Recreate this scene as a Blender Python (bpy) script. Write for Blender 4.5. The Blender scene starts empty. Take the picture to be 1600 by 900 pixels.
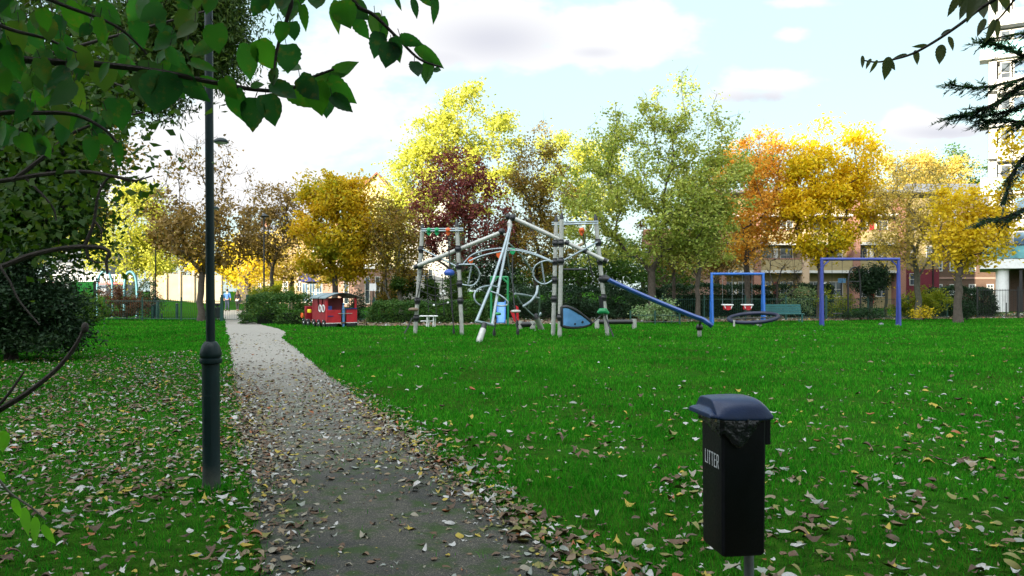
import bpy, bmesh, math, random
import numpy as np
from mathutils import Vector, Matrix, noise as mnoise

scene = bpy.context.scene
COL = scene.collection
R = math.radians
rnd = random.Random(7)

# ------------------------------------------------------------------ camera
F_PX, HORIZON, CAM_H = 1244.0, 454.0, 1.65
cam_data = bpy.data.cameras.new("camera")
cam_data.sensor_width = 36.0
cam_data.lens = 36.0 * F_PX / 1600.0
cam_data.shift_y = (HORIZON - 450.0) / 1600.0
cam_data.clip_start = 0.05
cam_data.clip_end = 3000.0
cam = bpy.data.objects.new("camera", cam_data)
cam.location = (0, 0, CAM_H)
cam.rotation_euler = (R(90), 0, 0)
COL.objects.link(cam)
scene.camera = cam

# ------------------------------------------------------------------ light
SUN_EL = R(9.5)
SUN_TO = Vector((-0.62, -0.785, 0)).normalized()          # horizontal direction towards the sun
sun_dir = Vector((SUN_TO.x*math.cos(SUN_EL), SUN_TO.y*math.cos(SUN_EL), math.sin(SUN_EL)))
sd = bpy.data.lights.new("sun", 'SUN')
sd.energy = 4.9
sd.angle = R(0.5)
sd.color = (1.0, 0.87, 0.66)
so = bpy.data.objects.new("sun", sd)
so.rotation_euler = sun_dir.to_track_quat('Z', 'Y').to_euler()
so.location = (-40, -40, 60)
COL.objects.link(so)

scene.view_settings.view_transform = 'Standard'
scene.view_settings.look = 'None'
scene.view_settings.exposure = 1.75
scene.view_settings.gamma = 1.0
scene.view_settings.use_curve_mapping = False
scene.cycles.use_denoising = True
scene.cycles.max_bounces = 6
scene.cycles.diffuse_bounces = 3
scene.cycles.glossy_bounces = 2
scene.cycles.transmission_bounces = 4
scene.cycles.transparent_max_bounces = 6
scene.cycles.sample_clamp_indirect = 6.0

SKY_STRENGTH = 0.15
OVERHEAD_FILL = (7.6, 7.9, 8.2, 1)
world = bpy.data.worlds.new("World")
scene.world = world
world.use_nodes = True
wt = world.node_tree
wt.nodes.clear()
wn, wl = wt.nodes, wt.links
w_out = wn.new("ShaderNodeOutputWorld")
w_bg = wn.new("ShaderNodeBackground")
w_bg.inputs["Strength"].default_value = SKY_STRENGTH
wl.new(w_bg.outputs[0], w_out.inputs[0])
sky = wn.new("ShaderNodeTexSky")
sky.sky_type = 'NISHITA'
sky.sun_disc = False
sky.sun_elevation = SUN_EL
sky.sun_rotation = math.atan2(SUN_TO.x, SUN_TO.y)
sky.air_density = 1.0
sky.dust_density = 1.2
sky.ozone_density = 1.0

def wmath(op, a, b=None, c=None, clamp=False):
    n = wn.new("ShaderNodeMath"); n.operation = op; n.use_clamp = clamp
    for i, v in enumerate((a, b, c)):
        if v is None: continue
        if isinstance(v, (int, float)): n.inputs[i].default_value = v
        else: wl.new(v, n.inputs[i])
    return n.outputs[0]

w_tc = wn.new("ShaderNodeTexCoord")
w_sep = wn.new("ShaderNodeSeparateXYZ")
wl.new(w_tc.outputs["Generated"], w_sep.inputs[0])
yy = wmath('MAXIMUM', wmath('ABSOLUTE', w_sep.outputs[1]), 0.12)
uu = wmath('DIVIDE', w_sep.outputs[0], yy)
vv = wmath('DIVIDE', w_sep.outputs[2], yy)
w_uv = wn.new("ShaderNodeCombineXYZ")
wl.new(uu, w_uv.inputs[0]); wl.new(wmath('MULTIPLY', vv, 1.9), w_uv.inputs[1])
def wnoise(scale, detail, off=0.0):
    n = wn.new("ShaderNodeTexNoise")
    n.noise_dimensions = '4D'; n.inputs["W"].default_value = off
    n.inputs["Scale"].default_value = scale; n.inputs["Detail"].default_value = detail
    n.inputs["Roughness"].default_value = 0.55
    wl.new(w_uv.outputs[0], n.inputs["Vector"])
    return n.outputs["Fac"]
n_big, n_fine = wnoise(6.5, 6.0, 0.4), wnoise(17.0, 6.0, 2.0)
front = wmath('GREATER_THAN', w_sep.outputs[1], 0.02)
def blob(cx, cy, rx, ry):
    """a soft cloud centred on a compass direction (tangent of azimuth and elevation)"""
    a = wmath('DIVIDE', wmath('SUBTRACT', uu, cx), rx)
    b = wmath('DIVIDE', wmath('SUBTRACT', vv, cy), ry)
    d2 = wmath('ADD', wmath('MULTIPLY', a, a), wmath('MULTIPLY', b, b))
    return wmath('POWER', 2.718, wmath('MULTIPLY', d2, -1.0))
def uvpx(px, py): return (px-800)/F_PX, (HORIZON-py)/F_PX
cloud_sum = None
for px, py, rx, ry, k in ((955, 50, 125, 58, 1.3), (770, 40, 135, 66, 1.15), (840, 86, 150, 24, .8), (650, 75, 100, 45, 1.0), (1210, 128, 75, 28, 1.0), (1190, 150, 90, 20, .8),
                          (1425, 190, 55, 24, 1.15), (1480, 205, 75, 14, .75), (1050, 60, 40, 16, .55), (1230, 55, 36, 18, .6), (1230, 5, 80, 12, .5),
                          (440, 190, 260, 90, 1.05), (300, 280, 300, 60, 1.0), (560, 250, 170, 40, .7)):
    c = uvpx(px, py)
    b = wmath('MULTIPLY', blob(c[0], c[1], rx/F_PX, ry/F_PX), k)
    cloud_sum = b if cloud_sum is None else wmath('MAXIMUM', cloud_sum, b)
cloud_sum = wmath('MULTIPLY', cloud_sum, front)
back_clouds = wmath('MULTIPLY', wmath('SUBTRACT', 1.0, front), 0.45)
cl = wmath('ADD', cloud_sum, back_clouds)
cl = wmath('ADD', cl, wmath('MULTIPLY', wmath('SUBTRACT', n_big, 0.5), 1.9))
cl = wmath('ADD', cl, wmath('MULTIPLY', wmath('SUBTRACT', n_fine, 0.5), 0.9))
mr = wn.new("ShaderNodeMapRange"); mr.interpolation_type = 'SMOOTHSTEP'
mr.inputs["From Min"].default_value = 0.26; mr.inputs["From Max"].default_value = 0.66
wl.new(cl, mr.inputs["Value"])
cloud_mask = wmath('MULTIPLY', mr.outputs[0], 0.95)
# grey bellies, where the cloud is thick and away from the sun side
g_sum = None
for px, py, rx, ry, k in ((770, 62, 95, 36, 1.0), (1190, 158, 85, 17, 1.0), (1480, 208, 80, 13, 1.0), (930, 82, 40, 10, .7), (700, 90, 60, 20, .6)):
    c = uvpx(px, py)
    b = wmath('MULTIPLY', blob(c[0], c[1], rx/F_PX, ry/F_PX), k)
    g_sum = b if g_sum is None else wmath('MAXIMUM', g_sum, b)
g_mask = wmath('MULTIPLY', g_sum, front, clamp=True)
w_cc = wn.new("ShaderNodeMix"); w_cc.data_type = 'RGBA'
wl.new(g_mask, w_cc.inputs["Factor"])
CLOUD_WHITE, CLOUD_GREY = (2.15, 2.13, 2.15, 1), (1.56, 1.56, 1.72, 1)
w_cc.inputs["A"].default_value = CLOUD_WHITE
w_cc.inputs["B"].default_value = CLOUD_GREY
w_mix = wn.new("ShaderNodeMix"); w_mix.data_type = 'RGBA'
wl.new(cloud_mask, w_mix.inputs["Factor"])
# high thin veil of cloud over the blue
w_veil = wn.new("ShaderNodeMix"); w_veil.data_type = 'RGBA'
w_veil.inputs["Factor"].default_value = 0.85
wl.new(sky.outputs[0], w_veil.inputs["A"])
w_veil.inputs["B"].default_value = (1.50, 1.98, 2.06, 1)
wl.new(w_veil.outputs["Result"], w_mix.inputs["A"])
wl.new(w_cc.outputs["Result"], w_mix.inputs["B"])
# unseen bright cloud added overhead and round the sun to light the ground
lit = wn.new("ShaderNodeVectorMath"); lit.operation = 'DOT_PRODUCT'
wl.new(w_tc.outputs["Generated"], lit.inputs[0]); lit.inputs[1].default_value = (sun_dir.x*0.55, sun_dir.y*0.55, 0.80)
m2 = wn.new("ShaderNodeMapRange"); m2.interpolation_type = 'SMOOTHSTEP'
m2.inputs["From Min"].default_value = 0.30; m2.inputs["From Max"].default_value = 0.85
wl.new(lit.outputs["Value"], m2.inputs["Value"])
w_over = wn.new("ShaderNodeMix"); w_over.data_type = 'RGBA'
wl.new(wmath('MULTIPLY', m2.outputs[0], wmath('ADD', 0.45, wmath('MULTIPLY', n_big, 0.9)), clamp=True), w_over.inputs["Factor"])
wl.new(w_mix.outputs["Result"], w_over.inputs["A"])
w_over.inputs["B"].default_value = OVERHEAD_FILL
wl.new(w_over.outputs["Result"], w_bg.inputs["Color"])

# ------------------------------------------------------------------ helpers
def at(px, py, Y):
    return Vector(((px-800)/F_PX*Y, Y, CAM_H-(py-HORIZON)/F_PX*Y))
def gx(px, Y): return (px-800)/F_PX*Y
def gz(py, Y): return CAM_H-(py-HORIZON)/F_PX*Y
def gY(py): return CAM_H*F_PX/(py-HORIZON)

def mesh_np(name, V, faces):
    """uniform polygons from arrays"""
    me = bpy.data.meshes.new(name)
    V = np.asarray(V, dtype=np.float32); faces = np.asarray(faces, dtype=np.int32)
    n, k = faces.shape
    me.vertices.add(len(V)); me.vertices.foreach_set("co", V.ravel())
    me.loops.add(n*k); me.loops.foreach_set("vertex_index", faces.ravel())
    me.polygons.add(n)
    me.polygons.foreach_set("loop_start", np.arange(0, n*k, k, dtype=np.int32))
    me.update(calc_edges=True)
    return me

def tag(o, label=None, cat=None, group=None, kind=None):
    if label: o["label"] = label
    if cat: o["category"] = cat
    if group: o["group"] = group
    if kind: o["kind"] = kind
    return o

def link(o, parent=None):
    COL.objects.link(o)
    if parent is not None: o.parent = parent
    return o

def empty(name, loc, label, cat, group=None, rz=0.0):
    o = bpy.data.objects.new(name, None)
    o.empty_display_size = 0.2
    o.location = loc; o.rotation_euler = (0, 0, rz)
    COL.objects.link(o)
    return tag(o, label, cat, group)

def org_of(parent):
    v = Vector((0, 0, 0))
    while parent is not None:
        v = v + parent.location; parent = parent.parent
    return v

def copy_tree(o, parent=None):
    c = o.copy(); COL.objects.link(c); c.parent = parent
    for ch in list(o.children): copy_tree(ch, c)
    return c

class MB:
    """collects shapes in world coordinates; build() links them as one mesh object under its parent"""
    def __init__(s): s.v, s.f = [], []
    def add(s, vs, fs):
        b = len(s.v); s.v += [tuple(p) for p in vs]; s.f += [tuple(b+i for i in q) for q in fs]; return s
    def box(s, c, size, M=None):
        hx, hy, hz = (d/2 for d in size); c = Vector(c)
        vs = []
        for z in (-hz, hz):
            for x, y in ((-hx, -hy), (hx, -hy), (hx, hy), (-hx, hy)):
                p = Vector((x, y, z))
                if M is not None: p = M @ p
                vs.append(c+p)
        return s.add(vs, [(3, 2, 1, 0), (4, 5, 6, 7), (0, 1, 5, 4), (1, 2, 6, 5), (2, 3, 7, 6), (3, 0, 4, 7)])
    def bbox(s, x0, x1, y0, y1, z0, z1):
        return s.box(((x0+x1)/2, (y0+y1)/2, (z0+z1)/2), (x1-x0, y1-y0, z1-z0))
    def tube(s, pts, r, n=8, cap=True, closed=False):
        pts = [Vector(p) for p in pts]
        rr = r if isinstance(r, (list, tuple)) else [r]*len(pts)
        N = len(pts); vs, fs = [], []
        prev = None
        for i, p in enumerate(pts):
            if closed: t = pts[(i+1) % N]-pts[i-1]
            else: t = pts[min(i+1, N-1)]-pts[max(i-1, 0)]
            t = t.normalized() if t.length > 1e-9 else Vector((0, 0, 1))
            if prev is None:
                a = Vector((0, 0, 1)) if abs(t.z) < 0.9 else Vector((1, 0, 0))
                u = t.cross(a).normalized()
            else:
                u = prev-t*prev.dot(t)
                u = u.normalized() if u.length > 1e-6 else t.orthogonal().normalized()
            prev = u; w = t.cross(u)
            for k in range(n):
                a = 2*math.pi*k/n
                vs.append(p+(u*math.cos(a)+w*math.sin(a))*rr[i])
        for i in range(N if closed else N-1):
            j = (i+1) % N
            for k in range(n):
                k2 = (k+1) % n
                fs.append((i*n+k, i*n+k2, j*n+k2, j*n+k))
        if cap and not closed:
            fs.append(tuple(reversed(range(n)))); fs.append(tuple((N-1)*n+k for k in range(n)))
        return s.add(vs, fs)
    def lathe(s, c, prof, n=16, axis=None):
        """profile of (radius, height) turned about an upright (or given) axis through c"""
        c = Vector(c)
        Q = axis.normalized().to_track_quat('Z', 'Y') if axis is not None else None
        vs, fs = [], []
        for r, h in prof:
            for k in range(n):
                a = 2*math.pi*k/n
                p = Vector((r*math.cos(a), r*math.sin(a), h))
                vs.append(c+(Q @ p if Q else p))
        for i in range(len(prof)-1):
            for k in range(n):
                k2 = (k+1) % n
                fs.append((i*n+k, i*n+k2, (i+1)*n+k2, (i+1)*n+k))
        fs.append(tuple(reversed(range(n)))); fs.append(tuple((len(prof)-1)*n+k for k in range(n)))
        return s.add(vs, fs)
    def ball(s, c, r, n=12, m=8, sc=(1, 1, 1)):
        c = Vector(c); vs, fs = [], []
        for i in range(1, m):
            th = math.pi*i/m
            for k in range(n):
                a = 2*math.pi*k/n
                vs.append(c+Vector((r*sc[0]*math.sin(th)*math.cos(a), r*sc[1]*math.sin(th)*math.sin(a), r*sc[2]*math.cos(th))))
        vs += [c+Vector((0, 0, r*sc[2])), c-Vector((0, 0, r*sc[2]))]
        for i in range(m-2):
            for k in range(n):
                k2 = (k+1) % n
                fs.append((i*n+k, (i+1)*n+k, (i+1)*n+k2, i*n+k2))
        T, B = len(vs)-2, len(vs)-1
        for k in range(n):
            k2 = (k+1) % n
            fs.append((T, k, k2)); fs.append((B, (m-2)*n+k2, (m-2)*n+k))
        return s.add(vs, fs)
    def prism(s, poly, off):
        """polygon (3-D points, planar) pushed along off"""
        n = len(poly); off = Vector(off)
        vs = [Vector(p) for p in poly]+[Vector(p)+off for p in poly]
        fs = [tuple(range(n)), tuple(reversed(range(n, 2*n)))]
        for k in range(n):
            k2 = (k+1) % n
            fs.append((k2, k, n+k, n+k2))
        return s.add(vs, fs)
    def build(s, name, mat, parent=None, smooth=False, bevel=0.0, origin=None, autosmooth=True):
        o0 = Vector(origin) if origin is not None else org_of(parent)
        Rm = None
        p = parent
        while p is not None and p.parent is not None: p = p.parent
        if p is not None and abs(p.rotation_euler.z) > 1e-9:
            Rm = Matrix.Rotation(-p.rotation_euler.z, 3, 'Z')
        vs = []
        for q in s.v:
            d = Vector(q)-o0
            if Rm is not None: d = Rm @ d
            vs.append(d)
        me = bpy.data.meshes.new(name)
        me.from_pydata(vs, [], s.f); me.update()
        bm = bmesh.new(); bm.from_mesh(me); bmesh.ops.recalc_face_normals(bm, faces=bm.faces); bm.to_mesh(me); bm.free()
        if smooth:
            me.polygons.foreach_set("use_smooth", [True]*len(me.polygons))
            try: me.set_sharp_from_angle(angle=R(42))
            except Exception: pass
        if mat is not None: me.materials.append(mat)
        o = bpy.data.objects.new(name, me)
        if parent is None and origin is not None: o.location = o0
        if bevel > 0:
            b = o.modifiers.new("bevel", 'BEVEL'); b.width = bevel; b.segments = 2; b.limit_method = 'ANGLE'; b.angle_limit = R(35)
        return link(o, parent)

def catmull(pts, k=6, closed=False):
    pts = [Vector(p) for p in pts]; N = len(pts); out = []
    for i in range(N if closed else N-1):
        if closed: p0, p1, p2, p3 = pts[i-1], pts[i], pts[(i+1) % N], pts[(i+2) % N]
        else: p0, p1, p2, p3 = pts[max(i-1, 0)], pts[i], pts[i+1], pts[min(i+2, N-1)]
        for j in range(k):
            t = j/k
            out.append(0.5*((2*p1)+(p2-p0)*t+(2*p0-5*p1+4*p2-p3)*t*t+(3*p1-p0-3*p2+p3)*t**3))
    if not closed: out.append(pts[-1])
    return out

# ------------------------------------------------------------------ materials
class NT:
    def __init__(s, name):
        s.m = bpy.data.materials.new(name); s.m.use_nodes = True
        s.t = s.m.node_tree; s.t.nodes.clear()
        s.out = s.t.nodes.new("ShaderNodeOutputMaterial")
    def n(s, kind, **kw):
        x = s.t.nodes.new(kind)
        for k, v in kw.items(): setattr(x, k, v)
        return x
    def l(s, a, b): s.t.links.new(a, b)
    def coords(s, what="Object"): return s.n("ShaderNodeTexCoord").outputs[what]
    def noise(s, vec, scale, detail=4.0, rough=0.55):
        x = s.n("ShaderNodeTexNoise"); x.inputs["Scale"].default_value = scale
        x.inputs["Detail"].default_value = detail; x.inputs["Roughness"].default_value = rough
        s.l(vec, x.inputs["Vector"]); return x.outputs["Fac"]
    def ramp(s, fac, stops, interp='LINEAR'):
        x = s.n("ShaderNodeValToRGB"); cr = x.color_ramp; cr.interpolation = interp
        while len(cr.elements) < len(stops): cr.elements.new(0.5)
        for e, (p, c) in zip(cr.elements, stops): e.position = p; e.color = (c[0], c[1], c[2], 1)
        s.l(fac, x.inputs[0]); return x.outputs[0]
    def mix(s, fac, a, b, mode='MIX'):
        x = s.n("ShaderNodeMix", data_type='RGBA', blend_type=mode)
        for inp, v in (("Factor", fac), ("A", a), ("B", b)):
            if isinstance(v, (int, float)): x.inputs[inp].default_value = v
            elif isinstance(v, (tuple, list)): x.inputs[inp].default_value = (v[0], v[1], v[2], 1)
            else: s.l(v, x.inputs[inp])
        return x.outputs["Result"]
    def math(s, op, a, b=0.0, clamp=False):
        x = s.n("ShaderNodeMath", operation=op, use_clamp=clamp)
        for i, v in enumerate((a, b)):
            if isinstance(v, (int, float)): x.inputs[i].default_value = v
            else: s.l(v, x.inputs[i])
        return x.outputs[0]
    def bump(s, h, strength, dist=0.02):
        x = s.n("ShaderNodeBump"); x.inputs["Strength"].default_value = strength; x.inputs["Distance"].default_value = dist
        s.l(h, x.inputs["Height"]); return x.outputs[0]

def sc(c, k): return tuple(min(1.0, v*k) for v in c)

def mat(name, col, rough=0.6, metal=0.0, var=0.25, scale=6.0, bump=0.0, spec=0.5, dirt=None, coat=0.0):
    """painted / moulded / stone surfaces: base colour broken up by two noises, optional worn patches"""
    t = NT(name); v = t.coords()
    n1 = t.noise(v, scale, 5); n2 = t.noise(v, scale*7, 3)
    c = t.ramp(n1, [(0.25, sc(col, 1-var)), (0.75, sc(col, 1+var))])
    c = t.mix(t.math('MULTIPLY', n2, 0.35*min(1, var*3)), c, sc(col, 0.6))
    if dirt is not None:
        d = t.ramp(t.noise(v, scale*0.6, 8, 0.7), [(0.56, (0, 0, 0)), (0.70, (1, 1, 1))])
        c = t.mix(t.math('MULTIPLY', d, 0.7), c, dirt)
    p = t.n("ShaderNodeBsdfPrincipled")
    t.l(c, p.inputs["Base Color"])
    t.l(t.math('ADD', t.math('MULTIPLY', n2, 0.25), rough-0.12), p.inputs["Roughness"])
    p.inputs["Metallic"].default_value = metal
    p.inputs["Specular IOR Level"].default_value = spec
    p.inputs["Coat Weight"].default_value = coat
    if bump > 0: t.l(t.bump(n2, bump, 0.01), p.inputs["Normal"])
    t.l(p.outputs[0], t.out.inputs[0])
    return t.m

def leafmat(name, cols, transl=0.35, clump=0.5, clump_scale=0.5, rough=0.55, spec=0.2, alt=None):
    """leaves: a colour per leaf, drifting in clumps, with light passing through"""
    t = NT(name)
    g = t.n("ShaderNodeNewGeometry")
    n1 = t.noise(t.coords(), clump_scale, 3)
    f = t.math('ADD', t.math('MULTIPLY', g.outputs["Random Per Island"], 1-clump), t.math('MULTIPLY', t.math('SUBTRACT', t.math('MULTIPLY', n1, 2.2), 0.6), clump), clamp=True)
    k = len(cols)
    c = t.ramp(f, [(i/(k-1) if k > 1 else 0, cc) for i, cc in enumerate(cols)])
    d = t.n("ShaderNodeBsdfPrincipled"); t.l(c, d.inputs["Base Color"])
    d.inputs["Roughness"].default_value = rough; d.inputs["Specular IOR Level"].default_value = spec
    tr = t.n("ShaderNodeBsdfTranslucent"); t.l(t.mix(1.0, c, (1.25, 1.2, 0.55), 'MULTIPLY'), tr.inputs["Color"])
    mx = t.n("ShaderNodeMixShader"); mx.inputs[0].default_value = transl
    t.l(d.outputs[0], mx.inputs[1]); t.l(tr.outputs[0], mx.inputs[2]); t.l(mx.outputs[0], t.out.inputs[0])
    return t.m

def brickmat(name, c1, c2, mortar, scale=1.0, wob=0.25):
    t = NT(name); v = t.coords()
    sep = t.n("ShaderNodeSeparateXYZ"); t.l(v, sep.inputs[0])
    cb = t.n("ShaderNodeCombineXYZ"); t.l(t.math('ADD', sep.outputs[0], sep.outputs[1]), cb.inputs[0]); t.l(sep.outputs[2], cb.inputs[1])
    b = t.n("ShaderNodeTexBrick"); t.l(cb.outputs[0], b.inputs["Vector"])
    b.inputs["Color1"].default_value = (*c1, 1); b.inputs["Color2"].default_value = (*c2, 1); b.inputs["Mortar"].default_value = (*mortar, 1)
    b.inputs["Scale"].default_value = 1.0/scale; b.inputs["Brick Width"].default_value = 0.225; b.inputs["Row Height"].default_value = 0.075
    b.inputs["Mortar Size"].default_value = 0.008
    n1 = t.noise(v, 0.7, 6, 0.65)
    c = t.mix(t.math('MULTIPLY', n1, wob*2), b.outputs["Color"], sc(c1, 0.55))
    p = t.n("ShaderNodeBsdfPrincipled"); t.l(c, p.inputs["Base Color"]); p.inputs["Roughness"].default_value = 0.9
    p.inputs["Specular IOR Level"].default_value = 0.2
    t.l(p.outputs[0], t.out.inputs[0])
    return t.m

M = {}
M['lamp'] = mat("dark green lamp paint", (0.004, 0.015, 0.017), 0.42, var=0.3, scale=5, dirt=(0.007, 0.022, 0.022), bump=0.15, spec=0.25)
M['greyrender'] = mat('grey blue render', (0.20, 0.225, 0.26), 0.85, var=.12, scale=.7)
_t = NT("lamp base paint with splashed foot"); _v = _t.coords(); _s = _t.n("ShaderNodeSeparateXYZ"); _t.l(_v, _s.inputs[0])
_f = _t.n("ShaderNodeMapRange"); _f.inputs["From Min"].default_value = 0.26; _f.inputs["From Max"].default_value = 0.02
_t.l(_t.math('ADD', _s.outputs[2], _t.math('MULTIPLY', _t.math('SUBTRACT', _t.noise(_v, 14, 6, .7), .5), .30)), _f.inputs["Value"])
_c = _t.mix(_t.math('MULTIPLY', _f.outputs[0], .8), _t.ramp(_t.noise(_v, 9, 6, .65), [(.35, (.003, .013, .015)), (.6, (.005, .018, .020)), (.74, (.012, .030, .030))]), (.075, .080, .068))
_p = _t.n("ShaderNodeBsdfPrincipled"); _t.l(_c, _p.inputs["Base Color"]); _p.inputs["Roughness"].default_value = .45; _p.inputs["Specular IOR Level"].default_value = .25
_t.l(_t.bump(_t.noise(_v, 60, 3), .2, .01), _p.inputs["Normal"]); _t.l(_p.outputs[0], _t.out.inputs[0]); M['lampbase'] = _t.m
M['windowframe'] = mat('off white window paint', (0.46, 0.46, 0.44), 0.55, var=.1)
M['lampglass'] = mat("lamp bowl plastic", (0.5, 0.55, 0.52), 0.25, var=0.1)
M['black'] = mat("black rubber", (0.012, 0.013, 0.016), 0.45, var=0.3, scale=9)
M['blackmetal'] = mat("black painted steel", (0.015, 0.016, 0.018), 0.45, var=0.3, scale=5)
M['steel'] = mat("galvanised steel", (0.40, 0.41, 0.38), 0.42, 0.25, var=0.22, scale=7, dirt=(0.24, 0.24, 0.22))
M['steelthin'] = mat("galvanised tube", (0.28, 0.34, 0.37), 0.34, 0.5, var=0.2, scale=9)
M['blueslide'] = mat("blue glassfibre", (0.015, 0.062, 0.25), 0.32, var=0.2, scale=3, coat=0.3)
M['bluepanel'] = mat("pale blue board", (0.10, 0.27, 0.52), 0.45, var=0.15, scale=4)
M['bluedisc'] = mat("blue moulded disc", (0.03, 0.09, 0.40), 0.4, var=0.15)
M['swingblue'] = mat("bright blue gloss paint", (0.02, 0.13, 0.48), 0.4, var=0.15, scale=3, dirt=(0.05, 0.14, 0.35))
M['swingviolet'] = mat("violet blue gloss paint", (0.035, 0.055, 0.28), 0.42, var=0.2, scale=3, dirt=(0.07, 0.085, 0.24))
M['red'] = mat("red painted board", (0.46, 0.010, 0.020), 0.42, var=0.22, scale=4, dirt=(0.2, 0.01, 0.02))
M['darkred'] = mat("dark red painted board", (0.26, 0.008, 0.017), 0.5, var=0.25, scale=4)
M['orange'] = mat("orange moulded grip", (0.75, 0.12, 0.02), 0.4, var=0.12)
M['greenplay'] = mat("green painted steel", (0.01, 0.22, 0.07), 0.42, var=0.2, scale=5)
M['greengrip'] = mat("green moulded grip", (0.01, 0.33, 0.12), 0.4, var=0.12)
M['greenboard'] = mat("bright green board", (0.012, 0.26, 0.02), 0.55, var=0.15, scale=2)
M['white'] = mat("white paint", (0.72, 0.73, 0.72), 0.5, var=0.08, scale=5, dirt=(0.45, 0.45, 0.42))
M['fencegreen'] = mat("dark green fence paint", (0.008, 0.060, 0.045), 0.45, var=0.25, scale=4)
M['teal'] = mat("teal bench paint", (0.02, 0.115, 0.115), 0.5, var=0.2, scale=4, dirt=(0.05, 0.12, 0.11))
M['tealtube'] = mat("weathered teal tube", (0.06, 0.22, 0.28), 0.45, var=0.25, scale=6)
M['yellow'] = mat("yellow sign face", (0.85, 0.68, 0.01), 0.5, var=0.06)
M['roofgrey'] = mat("grey roof boards", (0.16, 0.22, 0.24), 0.6, var=0.2, scale=4, dirt=(0.10, 0.12, 0.08))
M['wood'] = mat("weathered wood", (0.16, 0.11, 0.07), 0.75, var=0.35, scale=6)
M['bintop'] = mat("navy moulded plastic", (0.007, 0.022, 0.075), 0.42, var=0.2, scale=14, spec=0.35, bump=0.12, dirt=(0.025, 0.04, 0.075))
M['binbody'] = mat("black moulded plastic", (0.004, 0.005, 0.008), 0.5, var=0.3, scale=12, bump=0.12, spec=0.22, dirt=(0.009, 0.010, 0.012))
M['binpost'] = mat("grey post", (0.14, 0.16, 0.17), 0.5, 0.3, var=0.25, scale=15)
M['lettering'] = mat("white lettering", (0.46, 0.49, 0.52), 0.5, var=0.05)
M['shirtblue'] = mat("blue shirt cloth", (0.05, 0.14, 0.40), 0.9, var=0.15, scale=12)
M['jeans'] = mat("dark denim", (0.03, 0.04, 0.08), 0.9, var=0.2, scale=14)
M['blackcloth'] = mat("black cloth", (0.012, 0.012, 0.014), 0.9, var=0.2, scale=12)
M['whitecloth'] = mat("white cloth", (0.7, 0.7, 0.72), 0.9, var=0.06, scale=12)
M['skin'] = mat("skin", (0.50, 0.30, 0.21), 0.55, var=0.08, scale=8)
M['hairdark'] = mat("dark brown hair", (0.022, 0.013, 0.009), 0.6, var=0.3, scale=30)
M['hairbrown'] = mat("brown hair", (0.06, 0.028, 0.014), 0.6, var=0.3, scale=30)
M['bark'] = mat("grey brown bark", (0.075, 0.062, 0.048), 0.95, var=0.45, scale=7, bump=0.8)
M['barkgreen'] = mat("greenish grey bark", (0.105, 0.105, 0.078), 0.95, var=0.4, scale=6, bump=0.7)
M['barkdark'] = mat("dark twig bark", (0.028, 0.022, 0.018), 0.9, var=0.4, scale=12, bump=0.5)
M['render'] = mat("cream render", (0.50, 0.43, 0.26), 0.9, var=0.12, scale=0.6)
M['whiterender'] = mat("white render", (0.46, 0.45, 0.42), 0.85, var=0.10, scale=0.6)
M['peach'] = mat("peach render", (0.40, 0.29, 0.19), 0.9, var=0.15, scale=0.6)
M['concrete'] = mat("painted concrete", (0.44, 0.44, 0.42), 0.85, var=0.12, scale=0.8, dirt=(0.33, 0.32, 0.30))
M['tiles'] = mat("red brown roof tiles", (0.20, 0.085, 0.05), 0.85, var=0.3, scale=3, bump=0.5)
M['slate'] = mat("grey slates", (0.13, 0.14, 0.16), 0.7, var=0.25, scale=3)
M['burgundy'] = mat("burgundy painted render", (0.14, 0.016, 0.032), 0.7, var=0.15, scale=1.0)
M['awning'] = mat("navy awning cloth", (0.02, 0.025, 0.14), 0.85, var=0.15)
M['stone'] = mat("pale stone", (0.36, 0.31, 0.22), 0.9, var=0.25, scale=1.2, bump=0.4)
M['yellowbrick'] = brickmat("yellow stock brick", (0.33, 0.265, 0.125), (0.27, 0.21, 0.095), (0.26, 0.235, 0.18))
M['redbrick'] = brickmat("red brick", (0.30, 0.13, 0.09), (0.24, 0.10, 0.07), (0.30, 0.26, 0.22))
M['pinkbrick'] = brickmat("pinkish brick", (0.36, 0.21, 0.165), (0.30, 0.165, 0.13), (0.33, 0.28, 0.24))
M['darkbrick'] = brickmat("dark brown brick", (0.13, 0.075, 0.05), (0.10, 0.058, 0.04), (0.16, 0.13, 0.11))
def glassmat(name, col, rough=0.08):
    t = NT(name); v = t.coords()
    n = t.noise(v, 0.9, 2)
    p = t.n("ShaderNodeBsdfPrincipled")
    t.l(t.ramp(n, [(0.35, sc(col, 0.5)), (0.65, sc(col, 1.6))]), p.inputs["Base Color"])
    p.inputs["Roughness"].default_value = rough; p.inputs["Specular IOR Level"].default_value = 0.7
    t.l(p.outputs[0], t.out.inputs[0]); return t.m
M['glass'] = glassmat("window glass", (0.05, 0.065, 0.08))
M['blueglass'] = glassmat("blue window glass", (0.10, 0.17, 0.26))
M['tealglass'] = glassmat("teal balcony glass", (0.12, 0.30, 0.32), 0.15)
# liner bag: thin glossy black plastic
_t = NT("black bin liner"); _p = _t.n("ShaderNodeBsdfPrincipled")
_p.inputs["Base Color"].default_value = (0.014, 0.015, 0.020, 1); _p.inputs["Roughness"].default_value = 0.16
_n = _t.noise(_t.coords(), 22, 4); _t.l(_t.bump(_n, 0.55, 0.02), _p.inputs["Normal"]); _t.l(_p.outputs[0], _t.out.inputs[0]); M['liner'] = _t.m
# ------------------------------------------------------------------ ground, path, play surface
def mound(x, y):
    return 1.15*math.exp(-((x+39)/8.5)**2-((y-76)/9.0)**2)

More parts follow.
